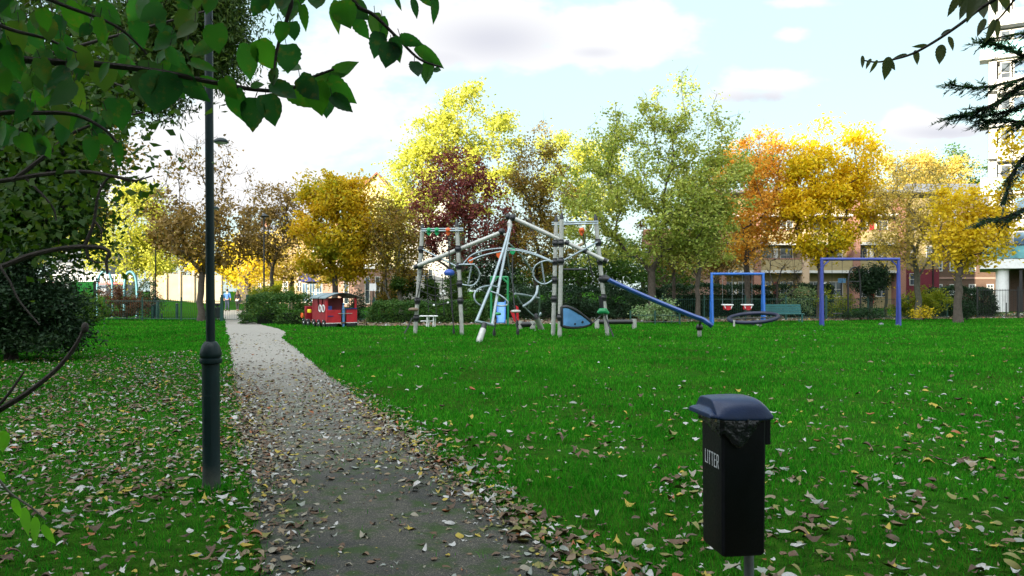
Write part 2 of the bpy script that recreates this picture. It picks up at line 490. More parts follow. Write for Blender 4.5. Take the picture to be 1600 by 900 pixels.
def lawn_material():
    t = NT("lawn soil and turf"); v = t.coords()
    n1, n2, n3 = t.noise(v, 0.35, 4), t.noise(v, 6, 6, 0.7), t.noise(v, 40, 3)
    c = t.ramp(n2, [(0.3, (0.014, 0.022, 0.006)), (0.5, (0.020, 0.060, 0.006)), (0.7, (0.034, 0.090, 0.008))])
    c = t.mix(t.ramp(n1, [(0.4, (0, 0, 0)), (0.7, (0.55, 0.55, 0.55))]), c, (0.012, 0.090, 0.007))
    p = t.n("ShaderNodeBsdfPrincipled"); t.l(c, p.inputs["Base Color"]); p.inputs["Roughness"].default_value = 0.9
    p.inputs["Specular IOR Level"].default_value = 0.0
    t.l(t.bump(t.math('ADD', n3, n2), 0.8, 0.03), p.inputs["Normal"])
    t.l(p.outputs[0], t.out.inputs[0]); return t.m

def asphalt_material():
    t = NT("gritty damp path"); v = t.coords()
    grit = t.n("ShaderNodeTexVoronoi"); grit.inputs["Scale"].default_value = 150; t.l(v, grit.inputs["Vector"])
    n1, n2, n3 = t.noise(v, 0.55, 6, 0.6), t.noise(v, 4.5, 6, 0.65), t.noise(v, 60, 3)
    c = t.ramp(grit.outputs["Distance"], [(0.05, (0.150, 0.143, 0.122)), (0.28, (0.084, 0.080, 0.068)), (0.6, (0.036, 0.035, 0.030))])
    sepc = t.n("ShaderNodeSeparateColor"); t.l(grit.outputs["Color"], sepc.inputs[0])
    c = t.mix(t.ramp(sepc.outputs[0], [(0.86, (0, 0, 0)), (0.92, (0.5, 0.5, 0.5))]), c, (0.26, 0.24, 0.17))
    c = t.mix(t.ramp(n1, [(0.45, (0, 0, 0)), (0.62, (0.8, 0.8, 0.8))]), c, (0.020, 0.022, 0.024))
    c = t.mix(t.ramp(n2, [(0.48, (0, 0, 0)), (0.62, (0.85, 0.85, 0.85))]), c, (0.026, 0.055, 0.010))
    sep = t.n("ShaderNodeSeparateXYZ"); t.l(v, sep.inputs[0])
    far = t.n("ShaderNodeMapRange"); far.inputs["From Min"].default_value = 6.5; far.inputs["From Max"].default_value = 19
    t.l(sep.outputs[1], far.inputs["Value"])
    c = t.mix(t.math('MULTIPLY', far.outputs[0], 0.75), c, (0.36, 0.34, 0.305))       # paler far off: grazing skylight put into the colour
    p = t.n("ShaderNodeBsdfPrincipled"); t.l(c, p.inputs["Base Color"])
    t.l(t.math('ADD', 0.62, t.math('MULTIPLY', n2, 0.35)), p.inputs["Roughness"])
    p.inputs["Specular IOR Level"].default_value = 0.2
    t.l(t.bump(t.math('ADD', grit.outputs["Distance"], n3), 0.7, 0.012), p.inputs["Normal"])
    t.l(p.outputs[0], t.out.inputs[0]); return t.m

def mulch_material():
    t = NT("bark and leaf covered play surface"); v = t.coords()
    n1, n2 = t.noise(v, 0.8, 5), t.noise(v, 9, 6, 0.7)
    c = t.ramp(n2, [(0.3, (0.05, 0.032, 0.018)), (0.5, (0.14, 0.095, 0.05)), (0.7, (0.26, 0.19, 0.10))])
    c = t.mix(t.math('MULTIPLY', n1, 0.6), c, (0.10, 0.085, 0.05))
    p = t.n("ShaderNodeBsdfPrincipled"); t.l(c, p.inputs["Base Color"]); p.inputs["Roughness"].default_value = 0.95
    t.l(t.bump(n2, 0.8, 0.04), p.inputs["Normal"])
    t.l(p.outputs[0], t.out.inputs[0]); return t.m

M['lawn'], M['asphalt'], M['mulch'] = lawn_material(), asphalt_material(), mulch_material()

xs = np.unique(np.concatenate([np.linspace(-700, -70, 12), np.linspace(-70, 60, 66), np.linspace(60, 700, 12)]))
ys = np.unique(np.concatenate([np.linspace(-300, -10, 8), np.linspace(-10, 110, 60), np.linspace(110, 1400, 14)]))
gv = [(x, y, mound(x, y)) for y in ys for x in xs]
nx = len(xs)
gf = [(j*nx+i, j*nx+i+1, (j+1)*nx+i+1, (j+1)*nx+i) for j in range(len(ys)-1) for i in range(nx-1)]
me = mesh_np("ground", gv, gf); me.materials.append(M['lawn'])
tag(link(bpy.data.objects.new("ground", me)), kind="structure")

def path_l(Y): return -0.364*Y+0.178+(0.05 if Y < 30 else 0.0)
def path_r(Y):
    x = -0.364*Y+2.07
    if 28 < Y < 37: x += 0.45*math.sin((Y-28)/9*math.pi)
    if Y > 37: x -= 0.1*min(Y-37, 6.0)
    return x
def wob(a, b): return mnoise.noise(Vector((a, b, 3.7)))
pv, pf = [], []
Ys = np.concatenate([np.arange(-6, 14, 0.12), np.arange(14, 46, 0.35), np.arange(46, 77, 2)])
for Y in Ys:
    l = path_l(Y)+0.07*wob(Y*1.3, 0)+0.05*wob(Y*4, 9)
    r = path_r(Y)+0.09*wob(Y*1.1, 20)+0.06*wob(Y*4, 31)
    if Y > 46: l -= 0.25*(Y-46)*0.12; r += 0.25*(Y-46)*0.10
    for k in range(5): pv.append((l+(r-l)*k/4, Y, 0.006+0.010*math.sin(k/4*math.pi)))
for j in range(len(Ys)-1):
    for k in range(4): pf.append((j*5+k, j*5+k+1, (j+1)*5+k+1, (j+1)*5+k))
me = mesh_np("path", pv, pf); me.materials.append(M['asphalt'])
tag(link(bpy.data.objects.new("path", me)), kind="structure")

def mulch_near(x): return 37.2+0.30*max(0.0, x+5)+0.35*wob(x*0.7, 50)
mv, mf = [], []
mx = np.linspace(-9.5, 48, 130)
for x in mx:
    y0 = mulch_near(x); y1 = max(y0+1.5, 45.0+0.17*max(0, x)) + 0.4*wob(x*0.5, 77)
    mv += [(x, y0, 0.005), (x, (y0+y1)/2, 0.007), (x, y1, 0.005)]
for i in range(len(mx)-1):
    for k in range(2): mf.append((i*3+k, (i+1)*3+k, (i+1)*3+k+1, i*3+k+1))
me = mesh_np("play_surface", mv, mf); me.materials.append(M['mulch'])
tag(link(bpy.data.objects.new("play_surface", me)), kind="structure")

# ------------------------------------------------------------------ grass blades
rng = np.random.default_rng(11)
vn = np.vectorize(lambda a, b: mnoise.noise(Vector((a, b, 0.0))))
PLX = np.vectorize(path_l); PRX = np.vectorize(path_r)
MUL = np.vectorize(mulch_near)
def grass_zone(y0, y1, dens, h, w, margin):
    xw0, xw1 = 0.66*y0+margin, 0.66*y1+margin
    n = int(dens*(y1-y0)*(xw0+xw1))
    y = y0+(y1-y0)*rng.random(n)
    x = (2*rng.random(n)-1)*(0.66*y+margin)
    l, r = PLX(y), PRX(y)
    jit = 0.05*rng.standard_normal(n)
    on = (x > l+jit) & (x < r+jit)
    tuft = (x > l-0.1) & (x < r+0.1) & (rng.random(n) < 0.012) & (y < 13)
    keep = (~on) | tuft
    keep &= ~((x > -9.5) & (y > MUL(x)-0.1+0.25*rng.random(n)))
    x, y = x[keep], y[keep]
    gx_, gy_ = np.round(x*2.5)/2.5, np.round(y*2.5)/2.5
    cache = {}
    dn = np.empty(len(x))
    for i, (a, b) in enumerate(zip(gx_, gy_)):
        k = (a, b)
        if k not in cache: cache[k] = mnoise.noise(Vector((a*0.8, b*0.8, 0)))+0.6*mnoise.noise(Vector((a*2.3, b*2.3, 5)))
        dn[i] = cache[k]
    keep = rng.random(len(x)) < np.clip(0.74+0.9*dn, 0.12, 1)*np.where((x < PLX(y)) & (y < 19), .55, 1.0)*np.clip(.55+.09*(y-3), .6, 1)
    x, y, dn = x[keep], y[keep], dn[keep]
    n = len(x)
    hh = h*(0.55+0.7*rng.random(n))*np.clip(1+0.6*dn, .55, 1.8)
    ww = w*(0.7+0.6*rng.random(n))
    a = rng.random(n)*2*np.pi
    lean = hh*(0.25+0.7*rng.random(n)); la = rng.random(n)*2*np.pi
    V = np.empty((n, 5, 3), dtype=np.float32)
    cx, sx = np.cos(a)*ww/2, np.sin(a)*ww/2
    lx, ly = np.cos(la)*lean, np.sin(la)*lean
    V[:, 0] = np.stack([x-cx, y-sx, np.zeros(n)-0.004], 1)
    V[:, 1] = np.stack([x+cx, y+sx, np.zeros(n)-0.004], 1)
    V[:, 2] = np.stack([x+cx*.7+lx*.35, y+sx*.7+ly*.35, hh*.62], 1)
    V[:, 3] = np.stack([x-cx*.7+lx*.35, y-sx*.7+ly*.35, hh*.62], 1)
    V[:, 4] = np.stack([x+lx, y+ly, hh], 1)
    return V
zones = [grass_zone(3.2, 6.5, 2600, .050, .0055, 1.0), grass_zone(6.5, 10, 1600, .052, .0075, 1.2), grass_zone(10, 16, 750, .054, .011, 1.6),
         grass_zone(16, 26, 300, .056, .019, 2.0), grass_zone(26, 47.5, 90, .060, .034, 2.0)]
def tuft(cx, cy, r0, r1, n, h):
    a, q = rng.random(n)*2*np.pi, r0+(r1-r0)*rng.random(n)**1.5
    x, y = cx+q*np.cos(a), cy+q*np.sin(a); V = np.empty((n, 5, 3), dtype=np.float32)
    b, la = rng.random(n)*2*np.pi, rng.random(n)*2*np.pi; hh = h*(.5+.8*rng.random(n)); cx_, sx_ = np.cos(b)*.003, np.sin(b)*.003; lx, ly = np.cos(la)*hh*.45, np.sin(la)*hh*.45
    V[:, 0] = np.stack([x-cx_, y-sx_, 0*x], 1); V[:, 1] = np.stack([x+cx_, y+sx_, 0*x], 1); V[:, 2] = np.stack([x+cx_*.7+lx*.35, y+sx_*.7+ly*.35, hh*.62], 1)
    V[:, 3] = np.stack([x-cx_*.7+lx*.35, y-sx_*.7+ly*.35, hh*.62], 1); V[:, 4] = np.stack([x+lx, y+ly, hh], 1)
    return V
zones.append(tuft(gx(330.5, 6.5), 6.5, .072, .20, 420, .10))
for px, py in ((648.5, 522), (722, 523.5), (864, 525), (874.5, 527), (949.5, 525), (747, 535), (1093, 527)): zones.append(tuft(gx(px, gY(py)), gY(py), .08, .22, 130, .13))
V = np.concatenate(zones); n = len(V)
base = (np.arange(n)*5)[:, None]
tri = np.concatenate([base+np.array([[0, 1, 2]]), base+np.array([[0, 2, 3]]), base+np.array([[3, 2, 4]])])
me = mesh_np("grass", V.reshape(-1, 3), tri)
t = NT("grass blades"); g = t.n("ShaderNodeNewGeometry"); v = t.coords()
big = t.math('ADD', t.math('MULTIPLY', t.noise(v, 0.35, 4), .6), t.math('MULTIPLY', t.noise(v, 2.2, 4), .4))
f = t.math('ADD', t.math('MULTIPLY', g.outputs["Random Per Island"], 0.6), t.math('MULTIPLY', t.math('SUBTRACT', big, 0.37), 1.7), clamp=True)
c = t.ramp(f, [(0.0, (0.007, 0.080, 0.004)), (0.3, (0.014, 0.150, 0.007)), (0.62, (0.032, 0.240, 0.011)), (0.88, (0.080, 0.285, 0.018)), (1.0, (0.22, 0.21, 0.05))])
d = t.n("ShaderNodeBsdfPrincipled"); t.l(c, d.inputs["Base Color"]); d.inputs["Roughness"].default_value = 0.6; d.inputs["Specular IOR Level"].default_value = 0.0
tr = t.n("ShaderNodeBsdfTranslucent"); t.l(c, tr.inputs["Color"])
mx_ = t.n("ShaderNodeMixShader"); mx_.inputs[0].default_value = 0.3
t.l(d.outputs[0], mx_.inputs[1]); t.l(tr.outputs[0], mx_.inputs[2]); t.l(mx_.outputs[0], t.out.inputs[0])
M['grass'] = t.m
me.materials.append(M['grass'])
tag(link(bpy.data.objects.new("grass", me)), "bright green mown grass with darker tufts and bare patches", "grass", kind="stuff")

# ------------------------------------------------------------------ fallen leaves
def leaf_template(kind, r):
    """one curled leaf of length 1 lying about the origin: vertices, triangles"""
    curl, fold, twist = r.uniform(-.9, .9), r.uniform(0.05, .75), r.uniform(-.8, .8)
    if kind == 'ovate':
        st = [(-.5, .0), (-.36, .17), (-.15, .29), (.08, .27), (.28, .16), (.5, .0)]
    elif kind == 'long':
        st = [(-.5, .0), (-.3, .11), (-.08, .16), (.14, .15), (.33, .09), (.5, .0)]
    if kind == 'lobed':
        pts = []
        ang = [-90, -58, -35, -12, 12, 35, 62, 78, 90, 102, 118, 145, 168, 192, 215, 238]
        rad = [.12, .33, .22, .46, .22, .27, .30, .36, .58, .36, .30, .27, .22, .46, .22, .33]
        for a, q in zip(ang, rad):
            x, y = q*math.cos(R(a)), q*math.sin(R(a))
            pts.append((x, y))
        V = [(0, -.05, 0)]+[(x, y, 0) for x, y in pts]
        T = [(0, i+1, (i+1) % len(pts)+1) for i in range(len(pts))]
        V = np.array([(y, x, 0) for x, y, _ in V], dtype=float)
    else:
        V, T = [], []
        for x, w in st: V += [(x, -w, 0), (x, 0, 0), (x, w, 0)]
        for i in range(len(st)-1):
            a, b = i*3, (i+1)*3
            if i > 0: T += [(a, b, a+1)]
            if True: T += [(a+1, b, b+1)] if i < len(st)-2 else []
            if i > 0: T += [(a+1, b+1, a+2)] if i < len(st)-2 else [(a+1, b+1, a+2)]
            if i < len(st)-2: T += [(a+2, b+1, b+2)] if i > 0 else [(a+1, b+1, b+2)]
        V = np.array(V, dtype=float)
    x, y = V[:, 0], V[:, 1]
    z = curl*(x*x)*1.1 + fold*np.abs(y)*1.2 + twist*x*y*1.6 + 0.05*np.sin(9*x+3*curl*7)*np.abs(y)*3
    V = np.stack([x, y, z-z.min()], 1)
    return V, np.array(T)
lr = random.Random(5)
TEMPL = [leaf_template(k, lr) for k in ['lobed']*7+['ovate']*7+['long']*3]
NLOB = 7
def scatter_leaves(x, y, size, seed, flat=0.5, zmax=0.05, lobed=0.5):
    r = np.random.default_rng(seed); n = len(x)
    kind = np.where(r.random(n) < lobed, r.integers(0, NLOB, n), r.integers(NLOB, len(TEMPL), n))
    allV, allT, off = [], [], 0
    for k, (TV, TT) in enumerate(TEMPL):
        idx = np.where(kind == k)[0]; m = len(idx)
        if m == 0: continue
        a = r.random(m)*2*np.pi
        tilt = np.clip(r.standard_normal(m)*0.16*flat*2, -1.1, 1.1); ta = r.random(m)*2*np.pi
        s = size[idx]
        P = TV[None]*s[:, None, None]
        flip = np.where(r.random(m) < 0.4, -1.0, 1.0)
        P[:, :, 2] *= flip[:, None]
        ca, sa = np.cos(a)[:, None], np.sin(a)[:, None]
        X = P[:, :, 0]*ca-P[:, :, 1]*sa; Yv = P[:, :, 0]*sa+P[:, :, 1]*ca; Z = P[:, :, 2]
        # tilt about a random horizontal axis
        ax, ay = np.cos(ta)[:, None], np.sin(ta)[:, None]
        ct, st_ = np.cos(tilt)[:, None], np.sin(tilt)[:, None]
        d = X*ax+Yv*ay; e = -X*ay+Yv*ax
        e2 = e*ct-Z*st_; Z = e*st_+Z*ct
        X = d*ax-e2*ay; Yv = d*ay+e2*ax
        Z = Z-Z.min(axis=1, keepdims=True)+0.006+(r.random(m)[:, None]*zmax)
        P = np.stack([X+x[idx][:, None], Yv+y[idx][:, None], Z], 2)
        allV.append(P.reshape(-1, 3)); allT.append((TT[None]+(off+np.arange(m)*len(TV))[:, None, None]).reshape(-1, 3)); off += m*len(TV)
    return np.concatenate(allV), np.concatenate(allT)

def cone_xy(n, y0, y1, p, seed, margin=1.0, lo=None, hi=None):
    r = np.random.default_rng(seed)
    y = y0+(y1-y0)*r.random(n)**p
    x = (2*r.random(n)-1)*(0.66*y+margin)
    return x, y, r
groups = []
# left lawn: a dense carpet
x, y, r = cone_xy(76000, 3.5, 24, 1.05, 1)
d = PLX(y)-x
clump = np.array([mnoise.noise(Vector((a*0.7, b*0.7, 2))) for a, b in zip(x, y)])
prob = np.where(y < 15, 1.0, np.clip((23-y)/8, 0, 1))*np.clip(.72+.8*clump, .08, 1)*np.clip((y-4.0)/3.5, .35, 1)
k = (d > -0.05) & (r.random(len(x)) < prob)
groups.append((x[k], y[k], 0.026+0.085*r.random(k.sum())**2.0, .28))
# band along both edges of the path
y = 3.3+13*r.random(3800)**1.25; x = PRX(y)+0.05+0.17*r.standard_normal(3800); k = r.random(3800) < np.clip((15.5-y)/7, 0.0, 1)*np.clip(.45+(y-4)*.2, .4, 1)
groups.append((x[k], y[k], 0.026+0.085*r.random(k.sum())**1.8, .25))
y = 3.3+14*r.random(2600)**1.1; x = PLX(y)+0.10+0.20*r.standard_normal(2600); k = r.random(2600) < np.clip((17-y)/7, 0.1, 1)*np.clip(.3+(y-4)*.2, .3, 1)
groups.append((x[k], y[k], 0.025+0.08*r.random(k.sum())**1.9, .28))
# on the path: thick between eight and fourteen metres
NP_ = 24000; y = 3.3+27*r.random(NP_); u = r.random(NP_); x = PLX(y)+(PRX(y)-PLX(y))*u
dens = np.interp(y, [3.3, 6, 7.2, 9, 12, 15, 19, 30], [.20, .22, .55, 1.0, .95, .45, .12, .05])
k = r.random(NP_) < dens*np.clip(1.1-0.35*np.sin(u*np.pi), .3, 1)
groups.append((x[k], y[k], 0.018+0.075*r.random(k.sum())**2.4, .35))
# right lawn: many near, thinning to a few far off
x, y, r = cone_xy(26000, 3.4, 34, 1.25, 4)
d = x-PRX(y)
clump = np.array([mnoise.noise(Vector((a*0.9, b*0.9, 8))) for a, b in zip(x, y)])
prob = np.interp(y, [3.4, 5, 7, 9, 12, 16, 34], [1.0, 1.0, .95, .62, .26, .09, .04])*np.clip(.62+1.0*clump, .05, 1)
k = (d > 0) & (r.random(len(x)) < prob)
groups.append((x[k], y[k], 0.032+0.105*r.random(k.sum())**1.9, .30))
# play surface and the foot of the hedges
n = 5200; x = -9+55*r.random(n); y = MUL(x)-0.5+8.5*r.random(n)**1.2
groups.append((x, y, 0.10+0.14*r.random(n), .6))
Vs, Ts, off = [], [], 0
for i, (x, y, s, lob) in enumerate(groups):
    v_, t_ = scatter_leaves(x, y, s, 40+i, zmax=0.058 if i in (0, 4) else 0.012, lobed=lob)
    Vs.append(v_); Ts.append(t_+off); off += len(v_)
me = mesh_np("fallen_leaves", np.concatenate(Vs), np.concatenate(Ts))
t = NT("fallen leaves"); g = t.n("ShaderNodeNewGeometry"); rp = g.outputs["Random Per Island"]
v = t.coords()
c = t.ramp(rp, [(0.0, (0.030, 0.016, 0.010)), (0.14, (0.070, 0.036, 0.020)), (0.27, (0.13, 0.082, 0.048)), (0.40, (0.18, 0.145, 0.09)), (0.52, (0.25, 0.25, 0.20)),
                (0.60, (0.46, 0.48, 0.48)), (0.70, (0.22, 0.27, 0.25)), (0.80, (0.15, 0.17, 0.03)), (0.90, (0.38, 0.30, 0.02)), (0.97, (0.30, 0.085, 0.02))], 'CONSTANT')
nn = t.noise(v, 60, 4)
c = t.mix(t.math('MULTIPLY', nn, 0.7), c, (0.13, 0.08, 0.045))
p = t.n("ShaderNodeBsdfPrincipled"); t.l(c, p.inputs["Base Color"]); p.inputs["Roughness"].default_value = 0.6; p.inputs["Specular IOR Level"].default_value = 0.3
t.l(p.outputs[0], t.out.inputs[0])
M['fallen'] = t.m; me.materials.append(t.m)
tag(link(bpy.data.objects.new("fallen_leaves", me)), "pale brown and yellow fallen leaves strewn over grass and path", "fallen leaves", kind="stuff")
# ------------------------------------------------------------------ buildings
def window(x0, x1, z0, z1, y, parent, fm, gm, bars=(1, 1), fw=0.07, depth=0.06, sign=-1):
    """a framed window whose face lies at y, looking towards -y"""
    f = MB()
    yf = y+sign*depth/2
    f.box(((x0+x1)/2, yf, z0+fw/2), (x1-x0, depth, fw)); f.box(((x0+x1)/2, yf, z1-fw/2), (x1-x0, depth, fw))
    f.box((x0+fw/2, yf, (z0+z1)/2), (fw, depth, z1-z0-2*fw)); f.box((x1-fw/2, yf, (z0+z1)/2), (fw, depth, z1-z0-2*fw))
    for i in range(1, bars[0]+1):
        x = x0+(x1-x0)*i/(bars[0]+1); f.box((x, yf, (z0+z1)/2), (fw*.6, depth*.7, z1-z0-2*fw))
    for i in range(1, bars[1]+1):
        z = z0+(z1-z0)*i/(bars[1]+1); f.box(((x0+x1)/2, yf, z), (x1-x0-2*fw, depth*.8, fw*.6))
    w = f.build("window", fm, parent)
    g = MB(); g.box(((x0+x1)/2, y+sign*0.008, (z0+z1)/2), (x1-x0-fw, 0.012, z1-z0-fw)); g.build("pane", gm, w)
    return w

# --- the long balcony block, yellow brick with white slab edges
Yb = 75.0
xL, xR = gx(1123, Yb), gx(1465, Yb)
apt = empty("apartment_building", ((xL+xR)/2, Yb, 0), "yellow brick flats with white balcony slabs behind the violet blue swing frame", "apartment building")
wall = MB(); wall.bbox(xL, xR, Yb, Yb+9, 0, 10.7); wall = wall.build("wall", M['yellowbrick'], apt)
slab_z = [gz(427, Yb), gz(384, Yb), gz(340, Yb)]
xB = gx(1402, Yb)                                    # balconies stop here; a burgundy stair bay follows
for i, z in enumerate(slab_z):
    MB().bbox(xL, xB, Yb-1.45, Yb+0.02, z, z+0.24).build("balcony_slab", M['concrete'], apt)
    if i < 2:
        MB().bbox(xL+.02, xB-.02, Yb-1.38, Yb-1.22, z+0.243, z+1.25).build("balcony_parapet", M['yellowbrick'], apt)
        MB().bbox(xL+.02, xB-.02, Yb-1.40, Yb-1.20, z+1.253, z+1.36).build("parapet_coping", M['redbrick'], apt)
pil = [1123, 1176, 1250, 1328, 1398]
for px in pil:
    x = gx(px, Yb); MB().bbox(x-0.32, x+0.32, Yb-1.53, Yb-0.01, 0, 10.3).build("brick_pier", M['redbrick' if px != 1250 else 'peach'], apt)  # middle pier paler: a strip of sunlight put into its colour
for s in range(4):
    z0 = 0.35 if s == 0 else slab_z[s-1]+0.24
    for k in range(len(pil)-1):
        a, b = gx(pil[k], Yb)+.5, gx(pil[k+1], Yb)-.5
        w = (b-a)
        if s == 3: continue
        window(a+.15, a+w*.36, z0+(.8 if s else .7), z0+2.15, Yb, apt, M['windowframe'], M['glass'], (1, 1))
        window(a+w*.60, a+w*.95, z0+(.8 if s else .7), z0+2.15, Yb, apt, M['windowframe'], M['glass'], (1, 1))
        d = MB(); d.bbox(a+w*.42, a+w*.54, Yb-0.05, Yb-0.005, z0+.02, z0+2.12); d.build("door", M['darkred' if (s+k) % 2 else 'white'], apt)
MB().bbox(gx(1404, Yb), xR+.02, Yb-0.25, Yb-0.01, 0, gz(421, Yb)).build("painted_base", M['burgundy'], apt)
for px, z0, z1 in ((1424, gz(446, Yb), gz(427, Yb)), (1427, gz(404, Yb), gz(384, Yb)), (1427, gz(361, Yb), gz(343, Yb)), (1452, gz(404, Yb), gz(384, Yb))):
    x = gx(px, Yb); yy_ = Yb-0.26 if z1 < 3.4 else Yb
    window(x-.33, x+.33, z0, z1, yy_, apt, M['windowframe'], M['glass'], (0, 1))
MB().bbox(gx(1455, Yb)-.05, gx(1455, Yb)+.05, Yb-.36, Yb-.26, 0, 10.6).build("drain_pipe", M['blackmetal'], apt)
MB().bbox(xL-.5, xR+.4, Yb-1.7, Yb+9.3, 10.703, 10.95).build("roof", M['slate'], apt)

# --- pinkish wing to its left
x0, x1 = gx(1012, 73), gx(1123, 73)
wing = empty("brick_house", ((x0+x1)/2, 72.0, 0), "low pinkish brick house standing behind the tall hedge and slide", "house")
MB().bbox(x0, x1-0.8, 72.0, 73.3, 0, 5.6).build("wall", M['pinkbrick'], wing)
MB().prism([(x0-.3, 71.7, 5.62), (x0-.3, 75.3, 5.62), (x0-.3, 73.5, 7.3)], (x1-x0-.4, 0, 0)).build("roof", M['tiles'], wing)
for px in (1046, 1082): window(gx(px, 72)-.5, gx(px, 72)+.5, 3.6, 4.9, 72, wing, M['windowframe'], M['glass'], (1, 1))

# --- dark brick house between the flats and the tower
Yd = 92.0; x0, x1 = gx(1450, Yd), gx(1600, Yd)
dk = empty("brick_terrace", ((x0+x1)/2, Yd, 0), "dark brown brick terrace with small white sash windows beside the white tower", "terraced house")
MB().bbox(x0, x1, Yd, Yd+9, 0, 11.5).build("wall", M['darkbrick'], dk)
for row, (ya, yb_) in enumerate(((424, 406), (385, 367), (461, 444), (346, 328))):
    for px in (1467, 1489, 1519, 1547, 1577):
        window(gx(px-5.5, Yd), gx(px+5.5, Yd), gz(ya, Yd), gz(yb_, Yd), Yd, dk, M['windowframe'], M['glass'], (1, 2), fw=.1)
MB().bbox(x0-.05, x1+.05, Yd-.08, Yd-.005, gz(436, Yd), gz(433, Yd)).build("string_course", M['pinkbrick'], dk)
MB().prism([(x0-.3, Yd-.4, 11.5), (x0-.3, Yd+9.4, 11.5), (x0-.3, Yd+4.5, 14.6)], (x1-x0+.6, 0, 0)).build("roof", M['slate'], dk)

# --- white tower on round columns, turned to face the park
Yt = 62.0
ang = math.atan2(gx(1533, Yt), Yt)
tw = empty("tower_block", (gx(1545, Yt), Yt, 0), "tall white tower block on round columns at the right edge", "tower block", rz=-ang)
Mt = Matrix.Translation(Vector(tw.location)) @ Matrix.Rotation(-ang, 4, 'Z')
def T(x, y, z): return Mt @ Vector((x, y, z))
class TB(MB):
    def bbox(s, x0, x1, y0, y1, z0, z1):
        return s.prism([T(x0, y0, z0), T(x1, y0, z0), T(x1, y1, z0), T(x0, y1, z0)], T(0, 0, z1)-T(0, 0, z0))
st_h, zb = 2.62, 4.05
W = 17.0
# core walls
TB().bbox(0.0, W, 1.0, 13.5, zb, zb+st_h*13).build("wall", M['concrete'], tw)
TB().bbox(-0.62, W+.8, -0.55, 13.8, gz(420, Yt), zb-.003).build("podium_slab", M['white'], tw)
TB().bbox(1.5, W-1, 2.5, 13, 0, 3.3).build("lobby_wall", M['darkbrick'], tw)
for x in (0.9, 3.9, 6.9, 9.9, 12.9):
    for y in (0.25,):
        c_ = MB(); c_.lathe(T(x, y, 0), [(.45, 0), (.45, 3.3)], 20); c_.build("column", M['white'], tw, smooth=True)
for f in range(13):
    z = zb+st_h*f
    bal = (f % 2 == 0)
    if bal and f > 0:
        TB().bbox(-0.62, W+.6, -0.55, 0.998, z-.22, z).build("balcony_slab", M['white'], tw)
    if bal:
        g = TB()
        for k in range(9):
            g.bbox(-0.55+k*1.95, -0.55+k*1.95+1.9, -0.50, -0.47, z+.06, z+1.02)
        g.build("balcony_glass", M['tealglass'], tw)
        TB().bbox(-0.6, W+.55, -0.53, -0.44, z+1.03, z+1.12).build("handrail", M['blackmetal'], tw)
        TB().bbox(-0.58, -.50, -.42, .9, z+.02, z+1.05).build("side_screen", M['tealglass'], tw)
    else:
        TB().bbox(0.55, W, -0.05, 0.998, z-.24, z+.85).build("spandrel", M['whiterender'], tw)
        TB().bbox(0.55, W, -0.05, 0.998, z+2.25, z+st_h-.003).build("lintel_band", M['whiterender'], tw)
    TB().bbox(-0.02 if bal else .0, .52, .0, 0.995, z+.003, z+st_h-.25).build("end_panel", M['concrete'], tw)
    y = 0.996 if bal else 0.25
    for k in range(4):
        xa = .75+k*4.1
        for (wx, ww, gm) in ((0, .75, 'glass'), (.85, 1.75, 'blueglass'), (2.70, .9, 'glass')):
            fr = TB(); zz0 = z+(.12 if bal else .88); zz1 = z+2.22
            for (a0, a1, b0, b1) in ((0, ww, 0, .09), (0, ww, zz1-zz0-.09, zz1-zz0), (0, .09, .09, zz1-zz0-.09), (ww-.09, ww, .09, zz1-zz0-.09)):
                fr.bbox(xa+wx+a0, xa+wx+a1, y-.09, y-.004, zz0+b0, zz0+b1)
            if gm == 'glass': fr.bbox(xa+wx+.09, xa+wx+ww-.09, y-.08, y-.01, zz0+.45, zz0+.53)
            fo = fr.build("window", M['windowframe'], tw)
            TB().bbox(xa+wx+.05, xa+wx+ww-.05, y-.03, y-.008, zz0+.05, zz1-.05).build("pane", M[gm], fo)
TB().bbox(-.3, W+.5, -.3, 13.8, zb+st_h*13+.003, zb+st_h*13+.5).build("roof", M['concrete'], tw)
for a0, a1 in ((2.0, 2.2), (2.6, 2.8)):
    TB().bbox(a0, a1, -.3, -.15, 0, 3.25).build("entrance_post", M['blackmetal'], tw)

# --- houses beyond the path
Yg = 86.0
gh = empty("gabled_house", (gx(590, Yg), Yg, 0), "cream gabled house with red brown tiled roof rising above the golden tree", "house")
xa, xb, xm = gx(556, Yg), gx(616, Yg), gx(589, Yg)
ze, zr = gz(306, Yg), gz(273, Yg)
g = MB(); g.prism([(xa, Yg, 0), (xb, Yg, 0), (xb, Yg, ze), (xm, Yg, zr), (xa, Yg, ze)], (0, 9, 0)); g.build("wall", M['render'], gh)
for a, b in (((xa-.35, ze-.28), (xm, zr+.06)), ((xm, zr+.06), (xb+.35, ze-.28))):
    r_ = MB(); r_.prism([(a[0], Yg-.3, a[1]), (b[0], Yg-.3, b[1]), (b[0], Yg-.3, b[1]+.22), (a[0], Yg-.3, a[1]+.22)], (0, 9.6, 0)); r_.build("roof", M['tiles'], gh)
MB().bbox(gx(566, Yg)-.35, gx(566, Yg)+.35, Yg+1.5, Yg+2.4, ze+.5, gz(274, Yg)).build("chimney", M['redbrick'], gh)
for px in (575, 600):
    for za in (10.2, 7.0, 3.6): window(gx(px, Yg)-.5, gx(px, Yg)+.5, za-1.5, za, Yg, gh, M['windowframe'], M['glass'], (1, 1))
rw = empty("tiled_house", (gx(645, Yg), Yg+2, 0), "tiled house with red roof just right of the cream gable", "house")
xa, xb = gx(616, Yg)+.45, gx(700, Yg)
MB().bbox(xa, xb, Yg+1, Yg+9, 0, gz(306, Yg)).build("wall", M['whiterender'], rw)
